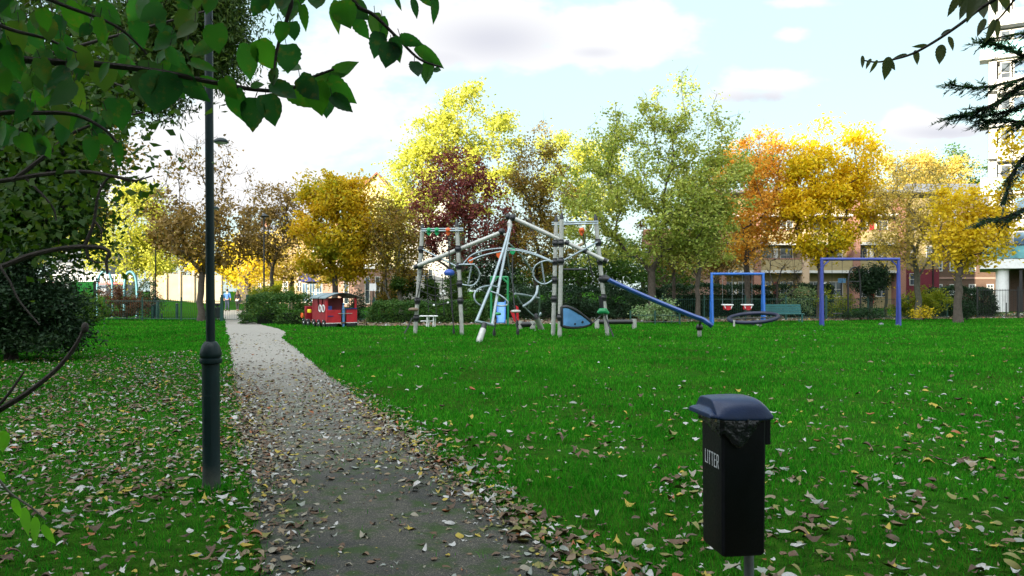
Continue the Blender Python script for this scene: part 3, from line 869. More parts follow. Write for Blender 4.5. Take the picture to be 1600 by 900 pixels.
MB().prism([(xa, Yg+.6, gz(306, Yg)+.01), (xa, Yg+9.4, gz(306, Yg)+.01), (xa, Yg+5, gz(285, Yg))], (xb-xa, 0, 0)).build("roof", M['tiles'], rw)
for px in (640, 668): window(gx(px, Yg)-.5, gx(px, Yg)+.5, 2.6, 4.0, Yg+1, rw, M['windowframe'], M['glass'], (1, 1))

Yc = 80.0
sh = empty("shop_building", (gx(540, Yc), Yc, 0), "low white shop front with navy awning seen behind the red train", "shop")
xa, xb = gx(470, Yc), gx(600, Yc)
MB().bbox(xa, xb, Yc, Yc+5.2, 0, gz(420, Yc)).build("wall", M['pinkbrick'], sh)
MB().bbox(xa-.2, xb+.2, Yc-.3, Yc+5.3, gz(420, Yc)+.003, gz(411, Yc)).build("fascia", M['white'], sh)
MB().prism([(gx(470, Yc), Yc-.01, gz(427, Yc)), (gx(470, Yc), Yc-1.1, gz(437, Yc)), (gx(470, Yc), Yc-1.1, gz(440, Yc)), (gx(470, Yc), Yc-.01, gz(440, Yc))], (gx(506, Yc)-gx(470, Yc), 0, 0)).build("awning", M['awning'], sh)
for px in (477, 488, 499): window(gx(px-5, Yc), gx(px+5, Yc), .45, gz(442, Yc), Yc, sh, M['windowframe'], M['blueglass'], (1, 1))
for px in (541, 574, 590): window(gx(px-4, Yc), gx(px+4, Yc), .3, gz(432, Yc), Yc, sh, M['windowframe'], M['glass'], (0, 1))
MB().bbox(gx(520, Yc), gx(526, Yc), Yc-.05, Yc-.004, 0, 2.1).build("door", M['darkred'], sh)

Yp = 99.0
tr_ = empty("rendered_terrace", (gx(450, Yp), Yp, 0), "peach rendered terrace glimpsed through the thin brown trees", "terraced house")
xa, xb = gx(372, Yp), gx(548, Yp)
MB().bbox(xa, xb, Yp, Yp+8, 0, gz(372, Yp)).build("wall", M['peach'], tr_)
MB().prism([(xa-.3, Yp-.3, gz(372, Yp)+.01), (xa-.3, Yp+8.3, gz(372, Yp)+.01), (xa-.3, Yp+4, gz(348, Yp))], (xb-xa+.6, 0, 0)).build("roof", M['slate'], tr_)
for px in (384, 404, 424, 446, 468, 490, 512, 534):
    for ya in (386, 414, 440): window(gx(px-4, Yp), gx(px+4, Yp), gz(ya+15, Yp), gz(ya, Yp), Yp, tr_, M['windowframe'], M['glass'], (1, 1), fw=.09)
for px in (400, 520): MB().bbox(gx(px, Yp)-.5, gx(px, Yp)+.5, Yp+3.5, Yp+4.5, gz(355, Yp), gz(338, Yp)).build("chimney", M['redbrick'], tr_)

Yw = 80.0
lw = empty("boundary_wall", (gx(280, Yw), Yw, 0), "pale stone boundary wall in full sun beyond the path gate", "wall")
nseg = 5
for i in range(nseg):
    a, b = gx(238, Yw)+(gx(346, Yw)-gx(238, Yw))*i/nseg, gx(238, Yw)+(gx(346, Yw)-gx(238, Yw))*(i+1)/nseg
    MB().bbox(a+.002, b-.002, Yw, Yw+.5, 0, gz(430-2*(i % 2), Yw)).build("wall_panel", M['stone' if i not in (0, 1) else 'peach'], lw)
    MB().bbox(a-.12, a+.12, Yw-.18, Yw-.003, 0, gz(423, Yw)).build("buttress", M['stone'], lw)
cot = empty("grey_house", (gx(140, 84), 84, 0), "grey blue rendered house with white railing behind the green board", "house")
xa, xb = gx(85, 84), gx(166, 84)
MB().bbox(xa, xb, 84, 91, 0, gz(409, 84)).build("wall", M['greyrender'], cot)
MB().prism([(xa-.3, 83.6, gz(409, 84)+.01), (xa-.3, 91.4, gz(409, 84)+.01), (xa-.3, 87.5, gz(388, 84))], (xb-xa+.6, 0, 0)).build("roof", M['slate'], cot)
for px in (98, 116, 134, 152): window(gx(px-5, 84), gx(px+5, 84), gz(426, 84), gz(415, 84), 84, cot, M['windowframe'], M['glass'], (1, 1))
MB().bbox(xa, xb+3.2, 82.0, 82.15, gz(444, 82), gz(441, 82)).build("railing_base", M['red'], cot)
rl = MB()
for k in range(46):
    x = xa+.1+k*.2
    rl.bbox(x-.035, x+.035, 82.05, 82.1, gz(441, 82)+.003, gz(430, 82))
rl.bbox(xa, xb+3.2, 82.04, 82.11, gz(430, 82)+.003, gz(429, 82)); rl.build("railing", M['white'], cot)

# --- unseen block added behind the camera so its shadow lies over the lawn
u = Vector((-SUN_TO.x, -SUN_TO.y, 0)); q = Vector((-u.y, u.x, 0))       # u: the way the light travels; q: to its left
bc = u*(-40.0)
bang = math.atan2(u.x, u.y)
shade_block = empty("apartment_building", (bc.x, bc.y, 0), "long eight storey red brick block added out of view to shade the lawn", "apartment building", rz=-bang)
Ms = Matrix.Translation(bc) @ Matrix.Rotation(-bang, 4, 'Z')
class SB(MB):
    def bbox(s, x0, x1, y0, y1, z0, z1):
        P = lambda x, y, z: Ms @ Vector((x, y, z))
        return s.prism([P(x0, y0, z0), P(x1, y0, z0), P(x1, y1, z0), P(x0, y1, z0)], Vector((0, 0, z1-z0)))
BH = 24.5
SB().bbox(-47, 62, -12, 0, 0, BH).build("wall", M['redbrick'], shade_block)
SB().bbox(-47.4, 62.4, -12.4, .4, BH+.003, BH+.4).build("roof", M['concrete'], shade_block)
for f in range(8):
    b = SB(); b.bbox(-46.5, 61.5, .003, .25, .9+f*3.0, 1.1+f*3.0); b.build("storey_band", M['concrete'], shade_block)
for f in range(7):
    for k in range(13):
        wp = SB(); wp.bbox(-43+k*7.9, -39.6+k*7.9, .004, .06, 1.6+f*3.0, 3.1+f*3.0); wp.build("window", M['glass'], shade_block)
# ------------------------------------------------------------------ trees, hedges, bushes
FILL = 1.6
def skeleton(base, attr, fork_z, rs, bf=0.35, step=0.55, lean=(0, 0), stems=1, spread=0.25):
    """branches grown from the trunk to every point of the crown; returns list of (points, radii) and node arrays"""
    P, par, plen, kids = [], [], [], []
    def add(p, q):
        P.append(np.array(p, float)); par.append(q); kids.append([])
        plen.append(0 if q < 0 else plen[q]+float(np.linalg.norm(P[-1]-P[q])))
        if q >= 0: kids[q].append(len(P)-1)
        return len(P)-1
    base = np.array(base, float)
    tops = []
    for s in range(stems):
        off = np.array([rs.uniform(-1, 1), rs.uniform(-1, 1), 0])*(spread if stems > 1 else 0)
        i = add(base+off*0.5+np.array([0, 0, -0.12]), -1)
        n = max(3, int(fork_z/0.5))
        for k in range(1, n+1):
            t = k/n
            j = np.array([rs.uniform(-1, 1), rs.uniform(-1, 1), 0])*0.035*fork_z**.5
            i = add(base+off*(0.5+1.6*t)+np.array([lean[0]*t, lean[1]*t, fork_z*t])+j, i)
        tops.append(i)
    first = [i for i in range(len(P)) if P[i][2] > base[2]+fork_z*0.8]
    order = sorted(range(len(attr)), key=lambda i: np.linalg.norm(attr[i]-P[tops[0]]))
    chains = []
    ok = list(first)
    for ai in order:
        a = attr[ai]
        Q = np.array([P[i] for i in ok]); L = np.array([plen[i] for i in ok])
        d = a-Q; dist = np.linalg.norm(d, axis=1)
        cost = dist+bf*L+0.8*np.maximum(0, -d[:, 2])
        i0 = ok[int(np.argmin(cost))]
        p0 = P[i0]; v = a-p0; dl = np.linalg.norm(v)
        n = max(1, int(dl/step)); chain = [i0]; i = i0
        bow = np.array([rs.uniform(-1, 1), rs.uniform(-1, 1), rs.uniform(-.2, .6)])*0.06*dl
        for k in range(1, n+1):
            t = k/n
            p = p0+v*t+bow*math.sin(math.pi*t)+np.array([rs.uniform(-1, 1) for _ in range(3)])*0.025*dl*(1 if k < n else 0)
            i = add(p, i); chain.append(i); ok.append(i)
        chains.append(chain)
    return P, par, kids, chains, tops

def limbs_mesh(P, par, kids, r_tip, r_trunk, flare=1.5, e=2.1):
    n = len(P); r = np.zeros(n)
    for i in range(n-1, -1, -1):
        r[i] = r_tip if not kids[i] else sum(r[k]**e for k in kids[i])**(1/e)
    roots = [i for i in range(n) if par[i] < 0]
    k = r_trunk/max(r[i] for i in roots)
    rm = max(r[i] for i in roots)
    r = r_tip+(r_trunk-r_tip)*np.clip((r-r_tip)/(rm-r_tip+1e-9), 0, 1)**1.35
    mb = MB()
    done = set()
    for i in range(n):
        starts = [i] if par[i] < 0 else []
        if par[i] >= 0 and kids[par[i]][0] != i: starts = [i]
        for s in starts:
            ch = [s]
            while kids[ch[-1]]: ch.append(kids[ch[-1]][0])
            pts = ([P[par[s]]] if par[s] >= 0 else [])+[P[j] for j in ch]
            rr = ([min(r[s]*1.1, r[par[s]])] if par[s] >= 0 else [])+[r[j] for j in ch]
            if par[s] < 0: rr[0] *= flare; rr[1] *= 1+(flare-1)*.25
            if len(pts) > 1: mb.tube([Vector(p) for p in pts], [float(x) for x in rr], 9 if rr[0] > .08 else (6 if rr[0] > .03 else 4), cap=False)
    return mb

def leaf_quads(C, size, r, ratio=0.6, droop=0.35, fold=0.12, up=0.0):
    """one folded rhombic leaf per centre"""
    n = len(C)
    d = r.standard_normal((n, 3)); d[:, 2] = d[:, 2]*0.6-droop
    d /= np.linalg.norm(d, axis=1, keepdims=True)
    a = r.standard_normal((n, 3)); a[:, 2] += up
    w = np.cross(d, a); w /= np.linalg.norm(w, axis=1, keepdims=True)+1e-9
    nn = np.cross(w, d)
    s = size*(0.65+0.7*r.random(n)); s = s[:, None]
    V = np.empty((n, 4, 3), dtype=np.float32)
    V[:, 0] = C-d*s*.5
    V[:, 1] = C+w*s*ratio*.5+nn*s*fold-d*s*.05
    V[:, 2] = C+d*s*.5
    V[:, 3] = C-w*s*ratio*.5+nn*s*fold-d*s*.05
    F = (np.arange(n)*4)[:, None]+np.array([[0, 1, 2, 3]])
    return V.reshape(-1, 3), F

def crown_points(blobs, Y, n, rs, shell=0.55, depth=0.85):
    """points in ellipsoids given by centre and half widths in photo pixels at distance Y"""
    A = []
    wts = [b[2]*b[3] for b in blobs]
    while len(A) < n:
        b = rs.choices(blobs, wts)[0]
        dy = b[4] if len(b) > 4 else 0.0
        c = at(b[0], b[1], Y+dy); gk = 1.18 if Y > 35 else 1.0; rx, rz = gk*b[2]/F_PX*(Y+dy), gk*b[3]/F_PX*(Y+dy); ry = min(rx*depth, 6.5)
        p = np.array([rs.gauss(0, 1) for _ in range(3)]); p /= np.linalg.norm(p)
        t = rs.random()**(1/3.0); t = t*(1-shell)+shell*(t**.4)
        q = p*t*(0.88+0.2*mnoise.noise(Vector(p*1.7)+Vector((b[0]*.1, b[1]*.1, 0))))
        A.append(np.array([c.x+q[0]*rx, c.y+q[1]*ry, c.z+q[2]*rz]))
    return np.array(A)

def tree(name, label, cat, px, Y, blobs, leaf, bark, n_attr=80, leaves=9000, size=.16, ratio=.6, sigma=.38, trunk_r=.17, fork_z=2.2, seed=1, stems=1,
         group=None, droop=.35, twigs=0, bf=.35, r_tip=.012, shell=.55, depth=.85, base=None, thin_top=None, lean=(0, 0), spread=.25):
    leaves = int(leaves*(FILL if Y > 35 and leaves > 3000 else 1)); sigma *= 1.0 if Y > 35 else 1
    rs = random.Random(seed); r = np.random.default_rng(seed)
    b = Vector((gx(px, Y), Y, 0)) if base is None else Vector(base)
    b.z = mound(b.x, b.y)
    root = empty(name, b, label, cat, group)
    if Y > 35 and n_attr > 70: n_attr = int(n_attr*1.35); sigma *= .80
    A = crown_points(blobs, Y, n_attr, rs, shell, depth)
    A[:, 2] = np.maximum(A[:, 2], fork_z*0.75)
    P, par, kids, chains, tops = skeleton(b, A, fork_z, rs, bf, stems=stems, lean=lean, spread=spread)
    mb = limbs_mesh(P, par, kids, r_tip, trunk_r)
    tipdirs = []
    for ch in chains:
        for k in range(twigs):
            i = ch[-1-rs.randrange(min(2, len(ch)-1))] if len(ch) > 1 else ch[-1]
            d = np.array([rs.gauss(0, 1), rs.gauss(0, 1), rs.gauss(.5, .8)]); d /= np.linalg.norm(d)
            L = rs.uniform(.3, .9)
            p = P[i]; m = p+d*L*.5+np.array([rs.gauss(0, .04) for _ in range(3)])
            mb.tube([Vector(p), Vector(m), Vector(p+d*L+np.array([0, 0, .08]))], [r_tip*.8, r_tip*.6, r_tip*.35], 3, cap=False)
    mb.build("trunk", bark, root, smooth=True)
    # leaves sit round the outer two thirds of every branch
    C = []
    ends = np.array([P[ch[-1]] for ch in chains]); prevs = np.array([P[ch[max(0, len(ch)-2)]] for ch in chains])
    k = r.integers(0, len(ends), leaves); t = r.random(leaves)[:, None]*1.25-.25
    cc = prevs[k]+(ends[k]-prevs[k])*np.clip(t, 0, 1)
    cw = (0.55+0.9*r.random(len(ends)))[k][:, None]
    C = cc+r.standard_normal((leaves, 3))*np.array([1, 1, .7])*sigma*cw
    if thin_top is not None:
        z0, z1, keep = thin_top
        f = np.clip((C[:, 2]-z0)/(z1-z0), 0, 1)
        C = C[r.random(leaves) > f*(1-keep)]
    C = C[C[:, 2] > 0.15]
    V, Fq = leaf_quads(C-np.array(b), size, r, ratio, droop)
    me = mesh_np("crown", V, Fq); me.materials.append(leaf)
    link(bpy.data.objects.new("crown", me), root)
    return root

L = {}
L['yellow'] = leafmat("yellow leaves", [(0.40, 0.34, 0.015), (0.62, 0.47, 0.02), (0.70, 0.52, 0.03), (0.50, 0.45, 0.03)], .42)
L['limeyellow'] = leafmat("lime yellow leaves", [(0.22, 0.28, 0.035), (0.38, 0.42, 0.055), (0.52, 0.50, 0.08), (0.28, 0.36, 0.045)], .38)
L['gold'] = leafmat("golden leaves over green", [(0.12, 0.20, 0.012), (0.30, 0.29, 0.014), (0.56, 0.41, 0.015), (0.68, 0.43, 0.02), (0.50, 0.27, 0.02)], .38, clump=.6, clump_scale=.35)
L['goldtop'] = leafmat("bright gold leaves", [(0.17, 0.24, 0.012), (0.52, 0.44, 0.014), (0.74, 0.54, 0.015), (0.80, 0.56, 0.02), (0.70, 0.44, 0.02)], .40, clump=.5, clump_scale=.3)
L['orange'] = leafmat("orange leaves", [(0.40, 0.22, 0.035), (0.68, 0.33, 0.04), (0.78, 0.42, 0.06), (0.62, 0.45, 0.08), (0.28, 0.25, 0.05)], .38, clump=.55, clump_scale=.4)
L['brown'] = leafmat("brown leaves", [(0.055, 0.045, 0.010), (0.13, 0.085, 0.016), (0.24, 0.145, 0.03), (0.36, 0.25, 0.09), (0.12, 0.12, 0.02)], .30, clump=.5, clump_scale=.4)
L['purple'] = leafmat("dark purple red leaves", [(0.08, 0.020, 0.026), (0.14, 0.032, 0.036), (0.21, 0.055, 0.045), (0.30, 0.11, 0.06)], .25, clump=.4)
L['olive'] = leafmat("olive brown leaves", [(0.07, 0.085, 0.014), (0.16, 0.14, 0.022), (0.30, 0.22, 0.035), (0.22, 0.12, 0.025), (0.16, 0.20, 0.025)], .32, clump=.5, clump_scale=.4)
L['greygreen'] = leafmat("pale grey green leaves", [(0.15, 0.25, 0.04), (0.25, 0.34, 0.06), (0.36, 0.42, 0.09), (0.45, 0.46, 0.10), (0.17, 0.32, 0.03)], .34, clump=.45, clump_scale=.3)
L['thingold'] = leafmat("thin yellow grey leaves", [(0.36, 0.29, 0.08), (0.56, 0.42, 0.08), (0.60, 0.48, 0.14), (0.44, 0.28, 0.06)], .35, clump=.4)
L['green'] = leafmat("mid green leaves", [(0.025, 0.080, 0.010), (0.045, 0.12, 0.014), (0.08, 0.16, 0.02), (0.16, 0.19, 0.02)], .32, clump=.5)
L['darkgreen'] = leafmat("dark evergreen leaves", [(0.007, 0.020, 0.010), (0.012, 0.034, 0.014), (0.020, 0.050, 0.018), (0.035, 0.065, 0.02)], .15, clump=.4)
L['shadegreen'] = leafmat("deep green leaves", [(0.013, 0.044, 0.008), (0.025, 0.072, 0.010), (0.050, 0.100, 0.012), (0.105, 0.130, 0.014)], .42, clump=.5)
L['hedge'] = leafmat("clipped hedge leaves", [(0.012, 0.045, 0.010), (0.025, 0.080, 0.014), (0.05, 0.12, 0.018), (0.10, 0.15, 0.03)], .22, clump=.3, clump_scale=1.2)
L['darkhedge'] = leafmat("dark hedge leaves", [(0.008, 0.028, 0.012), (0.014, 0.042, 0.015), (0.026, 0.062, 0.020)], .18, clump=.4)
L['limebush'] = leafmat("yellow green bush leaves", [(0.07, 0.14, 0.012), (0.17, 0.24, 0.015), (0.30, 0.32, 0.02), (0.10, 0.17, 0.02)], .35, clump=.4)
L['redbush'] = leafmat("red brown bush leaves", [(0.05, 0.022, 0.014), (0.10, 0.040, 0.022), (0.16, 0.07, 0.03), (0.07, 0.055, 0.02)], .25, clump=.4)
L['palebush'] = leafmat("pale variegated leaves", [(0.05, 0.12, 0.03), (0.13, 0.24, 0.09), (0.30, 0.38, 0.20), (0.08, 0.17, 0.04)], .25, clump=.3)
L['willow'] = leafmat("narrow willow leaves", [(0.02, 0.055, 0.012), (0.04, 0.09, 0.016), (0.08, 0.13, 0.02), (0.03, 0.065, 0.02)], .3, clump=.3)

GB = "autumn trees round the play area"
tree("yellow_tree", "glowing lime yellow many stemmed tree beyond the teal hoops at far left", "tree", 207, 54, [(205, 345, 62, 62), (178, 392, 50, 40), (240, 385, 45, 42), (212, 300, 32, 26)], L['limeyellow'], M['barkgreen'],
     90, 9500, .19, trunk_r=.13, fork_z=1.5, seed=11, stems=4, sigma=.45, group=GB, spread=.5)
tree("brown_tree", "half bare brown horse chestnut directly behind the near lamp post", "tree", 314, 43, [(315, 365, 80, 55), (262, 345, 38, 50), (365, 350, 40, 55), (315, 285, 70, 58), (318, 245, 45, 32)], L['brown'], M['bark'],
     130, 7000, .22, ratio=.5, trunk_r=.17, fork_z=2.6, seed=12, sigma=.36, twigs=3, droop=.8, thin_top=(4.5, 7.2, .16), group=GB)
tree("thin_tree", "slender forked tree with sparse brown leaves beside the tall black lamp", "tree", 425, 52, [(428, 360, 42, 45), (430, 310, 34, 36), (400, 370, 25, 30), (458, 350, 22, 34)], L['brown'], M['bark'],
     80, 3600, .19, ratio=.5, trunk_r=.12, fork_z=2.6, seed=13, sigma=.36, twigs=3, droop=.7, group=GB)
tree("golden_tree", "round golden topped horse chestnut standing behind the red train", "tree", 523, 46, [(530, 345, 68, 68), (520, 300, 50, 36), (495, 385, 42, 42), (570, 385, 38, 48), (545, 405, 45, 30)], L['gold'], M['bark'],
     120, 12500, .23, ratio=.5, trunk_r=.17, fork_z=2.5, seed=14, sigma=.40, droop=.8, group=GB)
tree("multi_stemmed_tree", "grey many stemmed tree with thin olive leaves left of the climbing frame", "tree", 628, 45, [(618, 375, 36, 62), (640, 400, 34, 45), (600, 350, 26, 42)], L['olive'], M['barkgreen'],
     80, 4600, .15, trunk_r=.14, fork_z=1.6, seed=15, stems=4, sigma=.36, twigs=3, group=GB, spread=.5)
tree("tall_tree", "tallest pale lime tree rising behind the purple leaved tree", "tree", 722, 68, [(735, 190, 75, 62), (690, 235, 62, 55), (770, 240, 48, 60), (655, 265, 38, 45), (720, 300, 90, 60), (640, 330, 40, 40)], L['limeyellow'], M['barkgreen'],
     150, 12500, .25, ratio=.7, trunk_r=.30, fork_z=4.5, seed=16, sigma=.52, group=GB)
tree("purple_tree", "dark purple leaved tree behind the left climbing frame posts", "tree", 717, 50, [(715, 270, 48, 45), (690, 320, 55, 45), (745, 315, 48, 50), (655, 370, 40, 28), (720, 370, 72, 40), (790, 370, 30, 28)], L['purple'], M['bark'],
     130, 7000, .19, trunk_r=.16, fork_z=2.6, seed=17, sigma=.40, twigs=1, group=GB)
tree("olive_tree", "olive brown thin topped tree between the purple tree and the large green tree", "tree", 838, 51, [(840, 270, 48, 55), (815, 320, 42, 52), (875, 320, 40, 55), (840, 375, 65, 45), (850, 215, 36, 26)], L['olive'], M['bark'],
     130, 10000, .17, trunk_r=.17, fork_z=2.6, seed=18, sigma=.40, twigs=3, thin_top=(7.5, 11, .35), group=GB)
tree("large_tree", "largest spreading grey green tree behind the right climbing frame posts", "tree", 1018, 43, [(1000, 250, 92, 72), (930, 300, 62, 62), (1080, 300, 72, 66), (1010, 340, 130, 62), (925, 380, 48, 36), (1060, 160, 62, 42), (1000, 190, 62, 46), (1110, 210, 40, 46), (955, 215, 42, 40), (1120, 360, 40, 40), (1138, 300, 50, 50), (1140, 250, 36, 40)],
     L['greygreen'], M['bark'], 290, 17500, .17, ratio=.66, trunk_r=.21, fork_z=2.7, seed=19, sigma=.31, twigs=2, thin_top=(8.5, 12.5, .35), group=GB)
tree("slim_tree", "slimmer grey green tree just right of the largest tree above the blue slide", "tree", 1090, 42, [(1085, 340, 58, 58), (1115, 300, 44, 44), (1060, 385, 40, 26), (1120, 385, 30, 24)], L['greygreen'], M['bark'],
     85, 5600, .15, trunk_r=.12, fork_z=2.3, seed=20, sigma=.36, twigs=2, group=GB)
tree("orange_tree", "orange leaved tree behind the bright blue swing frame", "tree", 1167, 49, [(1185, 250, 55, 48), (1150, 290, 45, 50), (1215, 300, 40, 50), (1180, 335, 62, 40), (1150, 370, 40, 30), (1215, 365, 30, 26)], L['orange'], M['bark'],
     115, 8200, .19, trunk_r=.17, fork_z=2.6, seed=21, sigma=.40, twigs=2, group=GB)
tree("gold_tree", "bright golden horse chestnut above the left post of the violet blue swing frame", "tree", 1282, 47, [(1305, 240, 66, 50), (1265, 290, 46, 50), (1345, 290, 42, 52), (1300, 330, 72, 46), (1285, 370, 46, 28)], L['goldtop'], M['bark'],
     125, 12500, .22, ratio=.5, trunk_r=.18, fork_z=2.8, seed=22, sigma=.40, droop=.8, group=GB)
tree("sparse_tree", "wide thin leaved yellow grey tree to the right of the violet blue swing frame", "tree", 1434, 45, [(1430, 300, 62, 52), (1395, 340, 42, 50), (1475, 340, 46, 48), (1432, 370, 72, 36)], L['thingold'], M['barkgreen'],
     150, 6800, .13, trunk_r=.16, fork_z=2.3, seed=23, sigma=.38, twigs=4, group=GB)
tree("yellow_leaved_tree", "yellow green maple in front of the white tower block", "tree", 1497, 41, [(1512, 330, 46, 46), (1548, 325, 36, 36), (1498, 370, 40, 40), (1590, 215, 22, 22), (1535, 385, 45, 30), (1590, 290, 22, 24), (1575, 350, 26, 22)], L['yellow'], M['bark'],
     95, 5200, .20, trunk_r=.19, fork_z=2.7, seed=24, sigma=.40, group=GB)
tree("bare_tree", "small nearly bare tree with upswept branches behind the teal bench", "tree", 1222, 46.5, [(1225, 420, 32, 36), (1205, 425, 20, 32), (1248, 420, 18, 34)], L['brown'], M['barkdark'],
     36, 130, .13, trunk_r=.075, fork_z=.9, seed=25, sigma=.3, twigs=3, group=GB, stems=2)
tree("lit_tree", "thin yellow leaved stem glowing behind the right post of the violet frame", "tree", 1384, 49, [(1385, 400, 20, 32), (1372, 380, 20, 24)], L['yellow'], M['barkgreen'],
     26, 420, .14, trunk_r=.09, fork_z=2.0, seed=26, sigma=.3, twigs=2, group=GB)
tree("dark_tree", "dark mop headed evergreen inside the violet blue swing frame", "tree", 1360, 46, [(1362, 435, 26, 24), (1350, 450, 16, 16), (1376, 432, 12, 16)], L['darkgreen'], M['bark'],
     46, 5200, .11, trunk_r=.14, fork_z=1.1, seed=27, sigma=.22, shell=.2, group=GB)
tree("slender_tree", "slender brown stemmed tree between the large green tree and the hedge", "tree", 1052, 46, [(1050, 380, 40, 36), (1035, 350, 34, 34)], L['olive'], M['bark'],
     50, 2600, .14, trunk_r=.10, fork_z=2.4, seed=28, sigma=.34, group=GB)
# far belt behind the first row
FAR = "trees of the belt behind the buildings and lawn"
far = [("leafy_tree", "peach leaved tree in front of the rendered terrace", 455, 70, [(450, 398, 52, 36), (498, 412, 40, 28), (410, 410, 30, 28)], 'thingold', 5600),
       ("leafy_tree", "yellow leaved tree hiding the left end of the rendered terrace", 388, 66, [(388, 412, 26, 34)], 'yellow', 2200),
       ("leafy_tree", "green tree filling the view between the two grey green trees", 1005, 72, [(1010, 405, 62, 45), (1060, 420, 46, 34)], 'green', 5600),
       ("leafy_tree", "bronze tree in front of the pinkish brick house", 1120, 62, [(1105, 395, 50, 30), (1150, 385, 40, 36)], 'brown', 3800),
       ("leafy_tree", "greenish tree in front of the cream gabled house", 600, 70, [(596, 350, 40, 44), (560, 360, 30, 36), (625, 320, 30, 36)], 'limeyellow', 5000),
       ("leafy_tree", "broad green tree far off between the shop and the climbing frame", 650, 92, [(650, 390, 42, 52), (690, 410, 50, 45)], 'green', 4600),
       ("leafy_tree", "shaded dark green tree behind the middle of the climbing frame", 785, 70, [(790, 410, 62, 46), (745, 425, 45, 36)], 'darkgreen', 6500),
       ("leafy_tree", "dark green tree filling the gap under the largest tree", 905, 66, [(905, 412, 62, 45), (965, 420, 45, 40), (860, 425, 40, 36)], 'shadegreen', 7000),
       ("leafy_tree", "yellowing tree far beyond the gate and the walking couple", 375, 118, [(372, 405, 46, 36), (330, 415, 30, 30)], 'yellow', 3600),
       ("leafy_tree", "olive tree in the far corner behind the boundary wall", 262, 125, [(262, 395, 52, 46)], 'olive', 3200),
       ("leafy_tree", "lime tree glowing behind the grey house at far left", 120, 98, [(128, 370, 62, 55), (80, 380, 40, 50)], 'limeyellow', 5200),
       ("leafy_tree", "tall bushy green tree between the flats and the tower", 1500, 112, [(1490, 285, 50, 46), (1525, 300, 36, 46), (1450, 300, 40, 36)], 'green', 4600),
       ("leafy_tree", "green treetop showing over the flats beside the orange tree", 1140, 100, [(1140, 290, 62, 50), (1180, 250, 40, 26)], 'green', 4600),
       ("leafy_tree", "yellow green tree far behind the olive brown tree", 880, 96, [(880, 250, 50, 60), (930, 280, 50, 60)], 'limeyellow', 5600),
       ("leafy_tree", "russet treetop behind the thin yellow grey tree", 1420, 108, [(1400, 275, 60, 40), (1460, 275, 60, 36)], 'thingold', 5000)]
for i, (nm, lb, px, Y, bl, lf, n) in enumerate(far):
    tree(nm, lb, "tree", px, Y, bl, L[lf], M['bark'], 46, n, .26*Y/80, sigma=.75, trunk_r=.22, fork_z=3.0, seed=60+i, group=FAR, shell=.4)

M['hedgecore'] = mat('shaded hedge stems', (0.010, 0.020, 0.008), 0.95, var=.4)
def hedge(name, label, x0, x1, y0, y1, h, leaf, n, size, seed, bumpy=.12, round_=.25, group="clipped hedges round the play area"):
    r = np.random.default_rng(seed); b = Vector(((x0+x1)/2, (y0+y1)/2, 0))
    root = empty(name, b, label, "hedge", group)
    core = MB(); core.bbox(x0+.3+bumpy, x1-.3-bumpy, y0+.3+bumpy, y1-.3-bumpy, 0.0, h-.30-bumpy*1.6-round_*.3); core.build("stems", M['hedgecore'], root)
    area = [(x1-x0)*h, (x1-x0)*(y1-y0), (y1-y0)*h, (y1-y0)*h, (x1-x0)*h*.4]
    n = int(n*1.7)
    f = r.choice(5, n, p=np.array(area)/sum(area))
    a, c = r.random(n), r.random(n)
    X = np.where(f == 2, x0, np.where(f == 3, x1, x0+(x1-x0)*a)); Yv = np.where(f == 0, y0, np.where(f == 4, y1, y0+(y1-y0)*np.where(f == 1, c, a)))
    Yv = np.where((f == 2) | (f == 3), y0+(y1-y0)*a, Yv)
    Z = np.where(f == 1, h, h*c)
    cen = np.stack([X, Yv, Z], 1)
    nz = np.array([mnoise.noise(Vector((p[0]*1.1, p[1]*1.1, p[2]*1.3+seed))) for p in cen])
    # round the shoulders
    ex = np.clip((h-Z)/max(.3, h*round_*1.5), 0, 1)
    mid = np.array([(x0+x1)/2, (y0+y1)/2, h*.45])
    inward = (mid-cen); inward[:, 0] = np.sign(inward[:, 0])*np.minimum(np.abs(inward[:, 0]), .8)*(np.abs(cen[:, 0]-mid[0]) > (x1-x0)/2-.6)
    cen = cen+inward*((1-ex)*round_*.7)[:, None]*np.array([1, 1, .25])
    cen += np.stack([nz*bumpy*1.5, nz*bumpy*1.5, nz*bumpy*1.6], 1)+r.standard_normal((n, 3))*np.array([.09, .09, .06])
    cen[:, 2] = np.maximum(cen[:, 2], .06)
    V, Fq = leaf_quads(cen-np.array(b), size, r, .62, .1, up=.4)
    me = mesh_np("foliage", V, Fq); me.materials.append(leaf); link(bpy.data.objects.new("foliage", me), root)
    return root
hedge("hedge", "bushy rounded green hedge between the gate and the red train", gx(392, 40), gx(486, 40), 38.6, 41.2, 1.42, L['hedge'], 9500, .085, 1, bumpy=.28, round_=.5)
hedge("hedge", "clipped green hedge to the left of the climbing frame", gx(584, 41), gx(756, 41), 40.2, 41.6, 1.02, L['hedge'], 12000, .085, 2)
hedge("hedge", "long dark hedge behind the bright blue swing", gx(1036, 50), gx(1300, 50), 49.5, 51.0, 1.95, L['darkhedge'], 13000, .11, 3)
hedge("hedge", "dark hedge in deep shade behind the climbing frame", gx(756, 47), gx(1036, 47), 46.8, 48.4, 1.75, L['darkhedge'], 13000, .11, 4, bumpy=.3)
hedge("hedge", "dark green hedge under the white tower at far right", gx(1455, 50), gx(1545, 50), 49.2, 50.8, 1.75, L['darkhedge'], 7000, .11, 5, bumpy=.2)
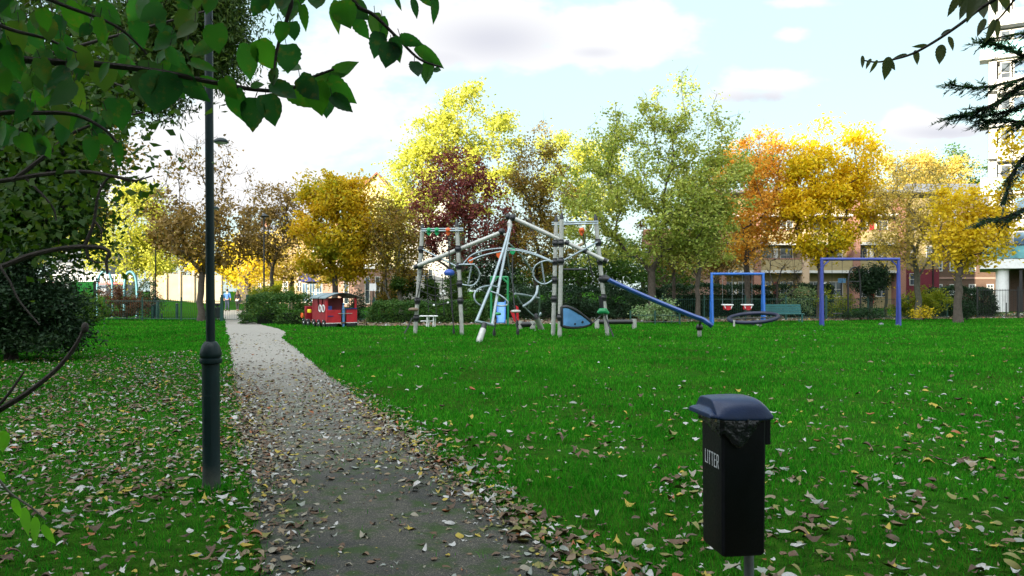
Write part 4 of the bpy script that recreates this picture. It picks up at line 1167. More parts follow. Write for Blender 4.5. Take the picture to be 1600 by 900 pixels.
def bush(name, label, px, Y, blobs, leaf, n, size, seed, group="bushes at the edge of the play area", **k):
    return tree(name, label, "bush", px, Y, blobs, leaf, M['barkdark'], k.pop('n_attr', 40), n, size, trunk_r=.035, fork_z=.25, seed=seed, stems=5, sigma=k.pop('sigma', .17), r_tip=.006, group=group, spread=.35, shell=.35, **k)
bush("bush", "red brown leafed bush under the teal hoops", 195, 46, [(190, 470, 42, 28), (215, 478, 22, 22), (170, 475, 24, 24)], L['redbush'], 5200, .10, 31)
bush("bush", "yellow flecked green bush below the bright green board", 125, 38, [(125, 482, 45, 24), (150, 488, 22, 16), (95, 478, 30, 26)], L['green'], 4800, .09, 32)
bush("bush", "pale green leafy bush beneath the blue slide", 1030, 40.5, [(1028, 487, 36, 20)], L['palebush'], 2600, .11, 33)
bush("bush", "yellow green bush at the left post of the violet frame", 1300, 47, [(1302, 470, 28, 22), (1318, 478, 22, 18)], L['limebush'], 2600, .10, 34)
bush("bush", "lime green bush to the right of the violet frame", 1425, 46.5, [(1432, 470, 34, 24), (1412, 482, 22, 16), (1462, 468, 24, 20)], L['limebush'], 3600, .11, 35)
bush("bush", "small bright yellow bush at the foot of the thin yellow grey tree", 1440, 43.5, [(1440, 490, 14, 11)], L['yellow'], 700, .09, 36)
bush("bush", "dark rounded bush beside the black railings on the right", 1508, 44, [(1508, 483, 15, 16)], L['darkhedge'], 2200, .08, 37)
bush("bush", "low dark bush under the mop headed evergreen", 1350, 44.5, [(1345, 490, 40, 12)], L['darkhedge'], 2600, .09, 38)
bush("bush", "yellow leafed bush behind the hedge next to the tall black lamp", 405, 46, [(412, 462, 30, 14), (400, 468, 12, 12), (445, 458, 34, 12)], L['limebush'], 3400, .11, 39)
bush("bush", "green bush with white flowers behind the teal bench", 1250, 48, [(1250, 466, 26, 20)], L['palebush'], 2000, .10, 40)
bush("bush", "dark green shrub to the right of the train", 566, 42, [(560, 478, 14, 24)], L['darkgreen'], 1800, .09, 41)
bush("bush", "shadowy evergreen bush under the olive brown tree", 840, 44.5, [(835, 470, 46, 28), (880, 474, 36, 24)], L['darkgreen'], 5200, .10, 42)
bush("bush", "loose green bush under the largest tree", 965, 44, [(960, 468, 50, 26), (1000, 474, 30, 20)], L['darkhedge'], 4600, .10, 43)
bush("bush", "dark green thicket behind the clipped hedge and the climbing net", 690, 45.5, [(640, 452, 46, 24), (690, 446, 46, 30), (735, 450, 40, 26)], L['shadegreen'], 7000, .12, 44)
bush("bush", "olive thicket behind the low bench at the net", 608, 47, [(600, 455, 22, 20), (625, 448, 24, 26)], L['olive'], 2600, .12, 45)
bush("bush", "dark hedge like bush between the teal hoops and the dark lamp post", 222, 49, [(222, 462, 22, 26), (238, 470, 16, 18)], L['darkhedge'], 2600, .11, 46)
bush("bush", "dark green bush beside the bright green board", 95, 40, [(92, 458, 22, 26), (72, 468, 24, 30)], L['darkgreen'], 3000, .10, 47)
# ------------------------------------------------------------------ lamp posts
def lamp_post(loc, label, height=5.0, arm=0.20, group="green lamp posts along the path"):
    root = empty("lamp_post", loc, label, "lamp post", group)
    x, y, z = loc
    b = MB(); b.lathe((x, y, z), [(.078, -.05), (.076, .05), (.070, .10), (.069, .55), (.0695, 1.05)], 24); b.build("base", M['lampbase'], root, smooth=True)
    d = MB(); d.bbox(x-.028, x+.028, y-.0735, y-.0675, z+.40, z+.80); d.build("access_door", M['lamp'], root, bevel=.003)
    c = MB(); c.lathe((x, y, z), [(.070, 1.0505), (.086, 1.06), (.089, 1.075), (.086, 1.095), (.076, 1.10), (.084, 1.115), (.086, 1.13), (.082, 1.16), (.070, 1.20), (.052, 1.228), (.040, 1.236)], 24)
    c.build("collar", M['lamp'], root, smooth=True)
    s = MB(); s.lathe((x, y, z), [(.036, 1.2365), (.034, 2.5), (.030, height-.02), (.024, height)], 16); s.build("shaft", M['lamp'], root, smooth=True)
    a = MB(); a.tube([(x+.02, y, z+height-.10), (x+arm*.6, y, z+height-.03), (x+arm+.02, y, z+height-.01)], .017, 8); a.build("arm", M['lamp'], root, smooth=True)
    h = MB(); h.lathe((x+arm+.06, y, z+height-.06), [(.165, 0), (.168, .02), (.15, .05), (.10, .085), (.04, .105), (.012, .11)], 20); ho = h.build("lantern", M['lamp'], root, smooth=True)
    g = MB(); g.lathe((x+arm+.06, y, z+height-.062), [(.05, -.035), (.12, -.02), (.15, -.002)], 20); g.build("bowl", M['lampglass'], ho, smooth=True)
    return root
lp = lamp_post((gx(330.5, 6.5), 6.5, 0), "nearest dark green lamp post with bulging collar beside the path", 5.0)
lp.rotation_euler = (0, R(-0.35), 0)
lamp_post((gx(327, 17.7), 17.7, 0), "second lamp post along the path, hidden behind the nearest one but for its lantern", 5.0)
lamp_post((gx(325.5, 32), 32, 0), "third lamp post along the path, lowest lantern peeping past the nearest post", 5.0)
lamp_post((gx(243, 46), 46, 0), "dark lamp post among the trees between the yellow tree and the brown tree", 5.0)
def tall_lamp(px, Y, h, label):
    x = gx(px, Y); root = empty("lamp_post", (x, Y, 0), label, "lamp post")
    b = MB(); b.lathe((x, Y, 0), [(.10, -.05), (.095, 1.1), (.055, 1.2), (.045, h-.3), (.04, h-.12)], 14); b.build("shaft", M['blackmetal'], root, smooth=True)
    l = MB(); l.lathe((x, Y, h-.12), [(.05, 0), (.20, .03), (.30, .07), (.31, .10), (.18, .19), (.06, .24), (.03, .27)], 18); l.build("lantern", M['blackmetal'], root, smooth=True)
    g = MB(); g.tube([(x, Y, h+.149), (x, Y, h+.45)], .014, 6); g.build("finial", M['blackmetal'], root)
tall_lamp(412.5, 48, gz(337, 48), "tall black lamp post with mushroom lantern beside the slender brown tree")

# ------------------------------------------------------------------ litter bin
sx = Vector((math.cos(R(8.1)), math.sin(R(8.1)), 0)); fy = Vector((-sx.y, sx.x, 0)); up = Vector((0, 0, 1))
cor = at(1128.5, 868, 3.76)
zb0, zb1 = cor.z, gz(654, 3.76)
W_, D_ = 0.262, 0.222                      # width across the lettered face, depth along the side
root = empty("litter_bin", (cor.x+.11, cor.y+.13, 0), "black litter bin on a grey post with navy lid and white lettering", "litter bin")
Pb = lambda s, f, z: Vector((cor.x, cor.y, 0))+sx*s+fy*f+up*z
b = MB()
def ring(s0, s1, f0, f1, z, c=.012):
    return [Pb(s0+c, f0, z), Pb(s1-c, f0, z), Pb(s1, f0+c, z), Pb(s1, f1-c, z), Pb(s1-c, f1, z), Pb(s0+c, f1, z), Pb(s0, f1-c, z), Pb(s0, f0+c, z)]
lv = [ring(.012, D_-.010, .012, W_-.012, zb0-.012), ring(.004, D_-.004, .004, W_-.004, zb0), ring(.0, D_, .0, W_, zb1-.05), ring(.0, D_, .0, W_, zb1+.02)]
vs = [p for l in lv for p in l]
fs = [tuple(reversed(range(8))), tuple(range(24, 32))]+[(i*8+k, i*8+(k+1) % 8, (i+1)*8+(k+1) % 8, (i+1)*8+k) for i in range(3) for k in range(8)]
b.add(vs, fs); b.build("body", M['binbody'], root, smooth=True)
# back plate that clips over the post
bp = MB(); bp.prism([Pb(D_+.002, .02, zb1-.135), Pb(D_+.032, .02, zb1-.135), Pb(D_+.032, .02, zb1+.015), Pb(D_+.002, .02, zb1+.015)], fy*(W_-.04)); bp.build("back_plate", M['binbody'], root, bevel=.006)
po = MB(); pc = Pb(D_-.035, W_*.45, 0); po.tube([(pc.x, pc.y, -.1), (pc.x, pc.y, zb0-.013)], .024, 14); po.build("post", M['binpost'], root, smooth=True)
# lid: cross sections along the depth, domed from side to side
prof = [(-.066, .034, .030, .0), (-.062, .036, .029, .0), (-.050, .044, .028, .0), (-.038, .052, .026, .6), (-.034, .056, .026, .6), (-.031, .094, .026, .9), (-.028, .098, .026, 1), (.0, .101, .020, 1), (.06, .104, .017, 1), (.13, .104, .016, 1), (.18, .102, .016, 1), (.205, .095, .016, 1), (.228, .078, .016, 1), (.246, .052, .018, 1), (.254, .030, .020, 1), (.256, .022, .020, 1)]
vs, fs, NS = [], [], 17
f0, f1 = -.030, W_+.030
for s, hi, lo, dome in prof:
    ins = .018 if s < -.03 else (.004 if s < .2 else .004+max(0, s-.2)*.35)
    for k in range(NS):
        t = k/(NS-1); e = 2*t-1
        ff = (f0+ins)+(f1-f0-2*ins)*t
        z = lo+(hi-lo)*(1-abs(e)**(3.4 if dome > .5 else 8))**(.5 if dome > .5 else .3)
        # hand hollows at the front corners
        if -.036 < s < .04 and abs(e) > .55: z -= .030*min(1, (abs(e)-.55)/.25)*(1-(s+.036)/.08)*(1 if abs(e) < .97 else 0)
        vs.append(Pb(s, ff, zb1-.012+max(z, lo)))
    for k in range(NS):
        t = 1-k/(NS-1)
        vs.append(Pb(s, (f0+ins)+(f1-f0-2*ins)*t, zb1-.012+lo-.016))
m2 = 2*NS
for i in range(len(prof)-1):
    for k in range(m2):
        k2 = (k+1) % m2; fs.append((i*m2+k, i*m2+k2, (i+1)*m2+k2, (i+1)*m2+k))
fs.append(tuple(reversed(range(m2)))); fs.append(tuple((len(prof)-1)*m2+k for k in range(m2)))
ld = MB(); ld.add(vs, fs); lo_ = ld.build("lid", M['bintop'], root, smooth=True)
lo_.modifiers.new("sub", 'SUBSURF').levels = 1; lo_.modifiers["sub"].render_levels = 2
# liner: creased skirt of thin plastic folded over the rim
vs, fs = [], []
per = [(-.012, W_*1.0), (-.014, W_*.8), (-.016, W_*.55), (-.018, W_*.3), (-.014, W_*.1), (-.010, -.008), (.03, -.012), (.07, -.016), (.11, -.018), (.15, -.016), (.19, -.012), (D_-.004, -.009)]
per2 = []
for i in range(len(per)-1):
    for k in range(5):
        t = k/5; per2.append((per[i][0]+(per[i+1][0]-per[i][0])*t, per[i][1]+(per[i+1][1]-per[i][1])*t))
per2.append(per[-1]); rows = 12
lrng = random.Random(3)
for j in range(rows):
    for i, (s, f) in enumerate(per2):
        a = i/(len(per2)-1)
        side = i > 25
        if side:
            t = (i-25)/(len(per2)-26); low = .115*math.exp(-((t-.38)/.30)**2)+.035*(1-t)+.012
        else:
            t = i/25; low = .045+.055*t**1.5
        low += .012*mnoise.noise(Vector((a*22, 1, 0)))
        z = zb1+.008-low*j/(rows-1)
        cr = .0065*mnoise.noise(Vector((a*26+j*.25*(a-.6), j*.16, 7)))+.004*mnoise.noise(Vector((a*60, j*.5, 2)))
        bulge = .006*math.sin(math.pi*j/(rows-1))
        ns, nf = (-1, 0) if not side else (0, -1)
        o = abs(cr)*1.2+bulge
        vs.append(Pb(s+ns*o, f+nf*o, z))
n_ = len(per2)
for j in range(rows-1):
    for i in range(n_-1): fs.append((j*n_+i, j*n_+i+1, (j+1)*n_+i+1, (j+1)*n_+i))
li = MB(); li.add(vs, fs); lio = li.build("liner_bag", M['liner'], root, smooth=True)
so_ = lio.modifiers.new("solid", 'SOLIDIFY'); so_.thickness = .0008
# lettering on the narrow face
lx = -fy; nrm_ = -sx                                  # text runs towards the near corner
z_top, Hh, S = gz(706.5, 3.87), .067, .0064
lt = MB()
def stroke(x0, z0, x1, z1, o):
    p0, p1 = Vector((x0, z0)), Vector((x1, z1)); d = (p1-p0).normalized(); n = Vector((-d.y, d.x))*S*.5
    P3 = lambda q: Pb(-.0004, W_-.052, 0)+lx*(o+q.x)+up*(z_top-Hh+q.y)
    lt.prism([P3(p0-n), P3(p1-n), P3(p1+n), P3(p0+n)], nrm_*.0012)
h_ = S*.5; o = 0.0
for ch in "LITTER":
    if ch == 'L': stroke(h_, 0, h_, Hh, o); stroke(S, h_, .022, h_, o); w_ = .022
    elif ch == 'I': stroke(h_, 0, h_, Hh, o); w_ = S
    elif ch == 'T': stroke(.012, 0, .012, Hh-S, o); stroke(0, Hh-h_, .024, Hh-h_, o); w_ = .024
    elif ch == 'E':
        stroke(h_, 0, h_, Hh, o); w_ = .022
        for z_ in (h_, Hh*.52, Hh-h_): stroke(S, z_, .022 if z_ != Hh*.52 else .019, z_, o)
    elif ch == 'R':
        stroke(h_, 0, h_, Hh, o); stroke(S, Hh-h_, .022, Hh-h_, o); stroke(S, Hh*.48, .022, Hh*.48, o); stroke(.024, Hh*.50, .024, Hh-h_*1.2, o); stroke(.015, Hh*.42, .026, 0, o); w_ = .028
    o += w_+.0092
lt.build("lettering", M['lettering'], root)

# ------------------------------------------------------------------ climbing frame
cf = empty("climbing_frame", (gx(800, 29.5), 29.5, 0), "large grey tube climbing frame with ropes and rings and a long blue slide", "climbing frame")
def bar(name, pts, r, mt='steelthin', n=8, parent=None, closed=False):
    m = MB(); m.tube(pts, r, n, closed=closed); return m.build(name, M[mt], parent or cf, smooth=True)
def curve(pxs, Y, k=5, closed=False):
    """smooth tube path through photo points at (interpolated) distance"""
    out = []
    N = len(pxs)
    for i, p in enumerate(pxs):
        y = p[2] if len(p) > 2 else (Y if not isinstance(Y, tuple) else Y[0]+(Y[1]-Y[0])*i/(N-1))
        out.append(at(p[0], p[1], y))
    return catmull(out, k, closed)
def post(pb, pt, Yt, joints, cap=True):
    Yb_ = gY(pb[1]); a = Vector((gx(pb[0], Yb_), Yb_, -.05)); t = at(pt[0], pt[1], Yt)
    m = MB(); m.tube([a, t], .078, 14); p = m.build("post", M['steel'], cf, smooth=True)
    if cap:
        d = (t-a).normalized(); c = MB(); c.tube([t+d*.002, t+d*.05, t+d*.16, t+d*.24], [.083, .08, .055, .025], 10); c.build("cap", M['black'], p, smooth=True)
    for jy in joints:
        z = gz(jy, (Yb_+Yt)/2); f = (z-a.z)/(t.z-a.z); q = a+(t-a)*f
        j = MB(); j.ball(q, .128, 14, 10, (1, 1, .92)); j.tube([q-up*.13, q+up*.13], .096, 14); j.build("joint", M['black'], p, smooth=True)
    return p
post((648.5, 522), (660, 359), 30.2, (390, 415.5, 470, 497))
post((722, 523.5), (714, 355), 29.7, (389, 416, 443.5, 470))
post((864, 525), (869, 347), 29.0, (380, 409, 437.5, 467))
post((874.5, 527), (877.5, 343), 28.1, (380, 408, 496))
post((949.5, 525), (931, 345), 29.0, (379, 409, 436, 465))
# lower dark sleeve and foothold on the right post
q0, q1 = at(940.5, 462, 29), at(944, 488, 29)
bar("sleeve", [q0, q1], .135, 'black', 12)
bar("foothold", [at(934, 489, 28.8), at(938, 486, 28.8), at(946, 486, 28.8), at(951, 490, 28.8)], [.05, .11, .11, .05], 'greenplay', 10)
# thick beams
b1 = bar("beam", [at(646, 418, 29.9), at(786, 362, 29.6)], .080, 'steel', 14)
b2 = bar("beam", [at(803, 341, 29.2), at(950, 409, 28.7)], .080, 'steel', 14)
for bm_, p, r in ((b1, at(784, 362, 29.6), .13), (b2, at(801, 340, 29.2), .135), (b2, at(794, 338.5, 29.3), .115)):
    j = MB(); j.ball(p, r, 14, 10); j.build("joint", M['black'], bm_, smooth=True)
for bm_, p in ((b1, at(650, 416.3, 29.85)), (b2, at(886, 379.5, 28.85)), (b2, at(914, 392.5, 28.8)), (b2, at(946, 407, 28.7))):
    j = MB(); d = at(950, 409, 28.7)-at(803, 341, 29.2) if bm_ is b2 else at(786, 362, 29.6)-at(646, 418, 29.9); d.normalize()
    j.tube([p-d*.07, p+d*.07], .088, 14); j.build("clamp", M['black'], bm_, smooth=True)
bar("link", [at(786, 364, 29.6), at(790, 368, 29.5), at(795, 362, 29.4), at(798, 346, 29.3)], .05, 'steel')
bar("mast_head", [at(797, 344, 29.2), at(796, 350, 29.1), at(797, 352, 29.1), at(795.5, 358, 29)], [.06, .10, .10, .06], 'steel', 10)
# double top bars with moulded grips
for a_, b_, Y0, Y1, gr in (((659, 358), (724, 357), 30.1, 29.6, ((670, 'greengrip'), (682.5, 'greengrip'), (700, 'orange'))), ((862, 348), (935, 346), 29.1, 28.9, ((909, 'orange'),))):
    for dz, dy in ((0, 0), (3.2, -.12)):
        bar("top_bar", [at(a_[0], a_[1]+dz, Y0+dy), at(b_[0], b_[1]+dz, Y1+dy)], .030)
    for px, c in gr:
        t = (px-a_[0])/(b_[0]-a_[0]); Y = Y0+(Y1-Y0)*t-.1
        m = MB()
        w = 4.3
        pts = [at(px-w, 357, Y), at(px+w, 357, Y), at(px+w*.95, 362, Y), at(px+w*.6, 366, Y), at(px, 369, Y), at(px-w*.6, 366, Y), at(px-w*.95, 362, Y)]
        m.prism(pts, (0, .10, 0))
        m.ball(at(px, 359, Y-.03), .085, 10, 6); m.build("grip", M[c], cf, bevel=.02)
for px, py, c, Y in ((780, 399, 'orange', 29.6), (801, 393, 'greengrip', 29.3), (735, 407, 'orange', 29.8)):
    m = MB(); m.prism([at(px-4, py-5, Y), at(px+4, py-5, Y), at(px+4.4, py+1, Y), at(px+1.5, py+5, Y), at(px-1.5, py+5, Y), at(px-4.4, py+1, Y)], (0, .1, 0)); m.build("grip", M[c], cf, bevel=.02)
# thin braces
for a_, b_, Y0, Y1 in (((661, 390), (713, 416), 30.1, 29.6), ((880, 407), (934, 378), 28.2, 28.9), ((714, 414), (742, 413), 29.6, 29.4)):
    bar("brace", [at(*a_, Y0), at(*b_, Y1)], .032)
# rings on the posts
rg = bar("ring", curve([(717, 413.5), (735, 413), (744, 417), (749, 426), (748, 436), (742, 444), (734, 446.5), (722, 444.5)], 29.5, 6), .030)
bar("strut", [at(737, 414, 29.5), at(731, 446, 29.5)], .033, parent=rg)
rg = bar("ring", curve([(865, 409), (858, 407), (846, 409), (836, 416), (833, 426), (836, 436), (844, 442.5), (853, 443.5), (863, 438)], 28.9, 6), .030)
bar("strut", [at(846, 409, 28.9), at(851, 443, 28.9)], .033, parent=rg)
# overhead arches
bar("arch", curve([(724, 412, 29.6), (735, 400, 29.7), (752, 392.5, 29.8), (775, 388.5, 29.8), (800, 388.5, 29.7), (825, 393, 29.5), (845, 400, 29.3), (862, 408, 29)], 0, 6), .029)
bar("arch", curve([(733, 408, 28.9), (752, 400, 29), (775, 394.5, 29), (800, 391, 28.9), (825, 395, 28.9), (848, 403, 28.9), (862, 409.5, 28.9)], 0, 6), .029)
# central ladder of two long tubes standing on a slanted foot
fa = Vector((gx(747, 25.4), 25.4, -.05)); fb = at(755, 514.5, 25.7)
ft = bar("foot", [fa, fb], [.108, .102], 'steel', 14)
bar("sleeve", [fb, at(757, 505, 25.8)], [.09, .085], 'black', 12, ft)
bar("crossbar", [at(743, 502, 25.9), at(771, 508, 26.3)], .05)
l1 = bar("long_tube", [at(744, 503, 25.9), at(770, 440, 27.2), at(788, 385, 28.4), at(797, 352, 29.1)], .050)
l2 = bar("long_tube", [at(769, 507, 26.3), at(778, 455, 27.2), at(790, 392, 28.4), at(798, 352, 29.1)], .050)
bar("ring", curve([(778, 448.5, 27.2), (765, 446.5, 27), (752, 449, 26.8), (743, 456, 26.6), (741, 465, 26.5), (745, 473, 26.5), (755, 479.5, 26.6)], 0, 6), .029, 'steelthin')
bar("ring", curve([(766, 455, 27), (778, 459.5, 27), (788, 466, 27), (793.5, 472.5, 27), (791, 477, 27), (783, 478, 26.9), (773, 476.5, 26.9)], 0, 6), .029)
fc = Vector((gx(847, 33.5), 33.5, -.05)); fd = at(838.5, 497, 33)
ft = bar("foot", [fc, fd], [.12, .115], 'steel', 12)
bar("knuckle", [fd, at(835, 491, 33)], [.16, .12], 'black', 10, ft)
# the net side beyond: cables and struts
for pts, Y, r, mt in (([(797, 356), (793, 372), (793, 395), (797, 425), (805, 455), (818, 478), (838, 497)], (29.1, 33), .026, 'steelthin'),
                      ([(795, 380), (815, 400), (835, 428)], (29.2, 30.5), .03, 'steelthin'),
                      ([(841, 447), (843, 462), (843, 480), (841, 494)], (31, 33), .03, 'steelthin'),
                      ([(840, 447), (838, 459), (830, 470), (817, 479)], (31, 30.5), .05, 'steelthin'),
                      ([(804, 459), (820, 461), (842, 466)], (30, 31.4), .045, 'steelthin'),
                      ([(840, 495), (846, 489)], (33, 33), .06, 'steelthin')):
    bar("net_strut", curve(pts, Y, 5), r, mt)
# ropes and hanging things
def rope(pts, Y, r=.02): return bar("rope", curve(pts, Y, 4), r, 'black', 6)
rope([(700, 368), (702, 400), (705, 450), (709, 521)], (29.8, 29.5), .024)
d = MB(); d.lathe(at(702, 426, 29.7), [(.04, -.11), (.16, -.10), (.205, -.03), (.20, .03), (.14, .10), (.04, .13)], 18); d.build("disc_seat", M['bluedisc'], cf, smooth=True)
for a_, b_ in (((709, 470), (709, 521)), ):
    d = MB(); d.lathe(at(709, 519, 29.5), [(.04, -.06), (.05, .02), (.03, .12)], 10); d.build("rope_anchor", M['black'], cf, smooth=True)
rope([(661, 394), (661, 420), (655, 450), (650, 470)], 30); rope([(644, 497), (638, 510), (632, 521)], (30, 29.8), .026)
d = MB(); d.lathe(at(646, 483.5, 30), [(.04, -.07), (.17, -.05), (.20, .0), (.16, .05), (.04, .07)], 16); d.build("disc_seat", M['wood'], cf, smooth=True)
# slack climbing net between the two left posts
net = MB()
for k in range(4):
    t = (k+1)/5
    x0_, x1_ = 656-6*t, 716+3*t; y_ = 420+62*t
    net.tube(curve([(x0_, y_-5, 30), ((x0_+x1_)/2, y_+6, 29.9), (x1_, y_-3, 29.7)], 0, 5), .013, 5)
for k in range(4):
    t = (k+1)/5; xx_ = 656+60*t
    net.tube(curve([(xx_-1, 424+4*math.sin(math.pi*t), 29.9), (xx_, 455, 29.9), (xx_+2, 484+8*math.sin(math.pi*t), 29.8)], 0, 5), .013, 5)
no = net.build("climbing_net", M['black'], cf, smooth=True)
for px, py in ((684, 429), (693, 455), (689, 459), (695, 459), (678, 477), (700, 473)):
    m = MB(); m.ball(at(px, py, 29.7), .042, 8, 6); m.build("connector", M['white'], no, smooth=True)
rope([(801, 398), (801, 440), (804, 480), (809, 520)], (29.3, 28.5), .024)
for px, py, w, mt in ((806, 486.5, .19, 'steel'), (777, 490.5, .15, 'greenplay')):
    d = MB(); d.lathe(at(px, py, 28.7), [(.04, -.05), (w*.8, -.045), (w, 0), (w*.8, .045), (.04, .06)], 16); d.build("disc_seat", M[mt], cf, smooth=True)
rope([(776, 496), (773, 512), (772, 522)], 28, .026); rope([(809, 500), (809, 521)], 28.5, .03)
for px, py in ((772, 521), (809, 519)):
    d = MB(); d.lathe(at(px, py, 28.2), [(.05, -.08), (.06, .02), (.03, .14)], 10); d.build("rope_anchor", M['black'], cf, smooth=True)
rope([(909, 356), (914, 380), (920, 404), (928, 440)], (28.9, 28.8), .022)
rope([(945, 492), (951, 508), (959, 527)], (28.8, 28.2), .03); rope([(938, 494), (930, 501), (923, 506)], (28.7, 28.5), .024)
bar("crossbar", [at(880, 421, 28.2), at(916, 421, 28.4)], .04, 'blackmetal')
# blue leaf shaped panel
outl = catmull([at(877.5, 480, 28.0), at(886, 479.5, 28.0), at(900, 485.5, 28.1), at(913, 495, 28.3), at(923.5, 504.5, 28.4), at(916, 509, 28.4), at(902, 511.5, 28.3), at(888, 511.5, 28.1), at(877.5, 509, 28.0)], 4)
pn = MB(); pn.prism(outl, (.02, .09, 0)); pno = pn.build("panel", M['bluepanel'], cf, bevel=.012)
m = MB(); m.tube([p+Vector((.01, .045, 0)) for p in outl], .06, 8, closed=True); m.build("rubber_edge", M['black'], pno, smooth=True)
for px, py in ((884, 490), (892, 497), (884, 503), (901, 498), (898, 506), (910, 503)):
    m = MB(); p = at(px, py, 28.02+(px-878)*.009); m.lathe(p, [(.045, -.02), (.05, 0), (.03, .02)], 10, axis=Vector((0, -1, 0))); m.build("foothold", M['black'], pno)
# the long blue banister slide
slp = [at(952, 436, 28.8), at(958, 439.5, 28.7), at(1000, 458.5, 28.2), at(1050, 479.5, 27.7), at(1085, 493.5, 27.4), at(1098, 498, 27.3), at(1106, 503.5, 27.2), at(1113, 508.5, 27.2)]
slc = catmull(slp, 5)
side = Vector((0.15, 1, 0)).normalized()
vs, fs = [], []
NP = 12
for i, p in enumerate(slc):
    t = (slc[min(i+1, len(slc)-1)]-slc[max(i-1, 0)]).normalized(); nrm = side.cross(t).normalized()
    if nrm.z < 0: nrm = -nrm
    for k in range(NP):
        a = 2*math.pi*k/NP
        w_, h_ = .21*math.cos(a), .115*math.sin(a)
        if math.sin(a) > 0.3 and abs(math.cos(a)) < .75: h_ *= .45
        vs.append(p+side*w_+nrm*h_)
for i in range(len(slc)-1):
    for k in range(NP): fs.append((i*NP+k, i*NP+(k+1) % NP, (i+1)*NP+(k+1) % NP, (i+1)*NP+k))
fs.append(tuple(reversed(range(NP)))); fs.append(tuple((len(slc)-1)*NP+k for k in range(NP)))
m = MB(); m.add(vs, fs); slo = m.build("slide", M['blueslide'], cf, smooth=True)
bar("slide_joint", [at(940, 436, 29), at(946, 436, 28.9), at(953, 437, 28.8)], [.15, .17, .09], 'black', 10)
fY = gY(527)
m = MB(); m.tube([(gx(1093, fY), fY, -.05), at(1093, 516, fY)], .075, 12); m.build("support_post", M['steel'], slo, smooth=True)
m = MB(); m.ball(at(1093, 511.5, fY), .13, 14, 10); m.tube([at(1093, 508, fY), at(1096, 498, 27.2)], .045, 8); m.build("support_joint", M['black'], slo, smooth=True)

# ------------------------------------------------------------------ smaller play pieces beyond
def low_beam(label, pxa, pxb, py, Y, r, posts, mt='black'):
    o = empty("balance_beam", (gx((pxa+pxb)/2, Y), Y, 0), label, "balance beam")
    m = MB(); m.tube([at(pxa, py, Y), at(pxb, py-.3, Y)], r, 12); m.build("log", M[mt], o, smooth=True)
    for p in posts:
        m = MB(); m.tube([(gx(p, Y), Y+.0, -.05), (gx(p, Y), Y, gz(py, Y)+r*1.25)], r*1.05, 12); m.build("post", M['steel'], o, smooth=True)
low_beam("low dark roller beam between two grey posts right of the climbing frame", 936, 988, 503, 34.5, .10, (933, 991))
low_beam("low dark rubber beam lying behind the middle of the climbing frame", 809, 835, 507, 34.2, .12, (812, 832))
tb = empty("bench", (gx(669, 36), 36, 0), "small white metal bench left of the climbing frame net", "bench")
for x0, x1, za, zb_, nm in ((656, 684, 493, 494.6, "seat"), (656, 676, 501.5, 503, "backrest")):
    m = MB(); m.box(((gx(x0, 36)+gx(x1, 36))/2, 36+(.35 if nm == 'backrest' else 0), (gz(za, 36)+gz(zb_, 36))/2), (gx(x1, 36)-gx(x0, 36), .35, abs(gz(za, 36)-gz(zb_, 36)))); m.build(nm, M['white'], tb, bevel=.01)
for px, y in ((667, -.1), (677, -.1), (669, .15), (679, .15)):
    m = MB(); m.tube([(gx(px, 36), 36+y, 0), (gx(px+.8, 36), 36+y, gz(495, 36))], .03, 8); m.build("leg", M['white'], tb)

ts = empty("toddler_slide", (gx(780, 38), 38, 0), "green framed toddler slide with pale blue chute behind the ring ladder", "slide")
for px in (767.5, 793.5):
    for y in (38.0, 38.9):
        m = MB(); m.tube([(gx(px, y), y, -.03), at(px, 432.5, y)], .055, 10); m.build("leg", M['greenplay'], ts, smooth=True)
for a_, b_ in (((767, 433), (794, 433)), ((784, 433), (794, 443)), ((767.5, 444), (777, 433))):
    m = MB(); m.tube([at(*a_, 38), at(*b_, 38)], .05, 8); m.build("brace", M['greenplay'], ts, smooth=True)
x0, x1 = gx(777.5, 37.5), gx(788.5, 37.5)
for x_, nm, w in (((x0+x1)/2, "chute", x1-x0), (x0-.02, "chute_side", .05), (x1+.02, "chute_side", .05)):
    lift = .0 if nm == "chute" else .07
    m = MB(); m.prism([(x_-w/2, 38.1, gz(472, 38)+lift), (x_-w/2, 37.2, gz(498, 37.3)+lift), (x_-w/2, 36.8, gz(503, 36.8)+lift), (x_-w/2, 36.8, gz(505, 36.8)), (x_-w/2, 37.2, gz(500, 37.3)-.03), (x_-w/2, 38.1, gz(475, 38))], (w, 0, 0))
    m.build(nm, M['bluepanel' if nm == 'chute' else 'swingblue'], ts, bevel=.008)
rs_ = empty("spring_rider", (gx(805, 36), 36, 0), "red spring rider seat behind the hanging rope", "spring rider")
m = MB(); m.prism([at(797, 486, 36), at(801, 485, 36), at(811, 503, 36), at(808, 504.5, 36), at(803, 502, 36)], (0, .35, 0)); m.build("side_board", M['red'], rs_, bevel=.01)
m = MB(); m.prism([at(806, 477, 36.3), at(810, 480, 36.3), at(811, 503, 36.3), at(807, 503, 36.3)], (0, .10, 0)); m.build("backrest", M['red'], rs_, bevel=.01)
m = MB(); m.lathe((gx(808, 36), 36.2, 0), [(.07, 0), (.09, .05), (.07, .1), (.09, .15), (.07, .2)], 12); m.build("spring", M['blackmetal'], rs_, smooth=True)

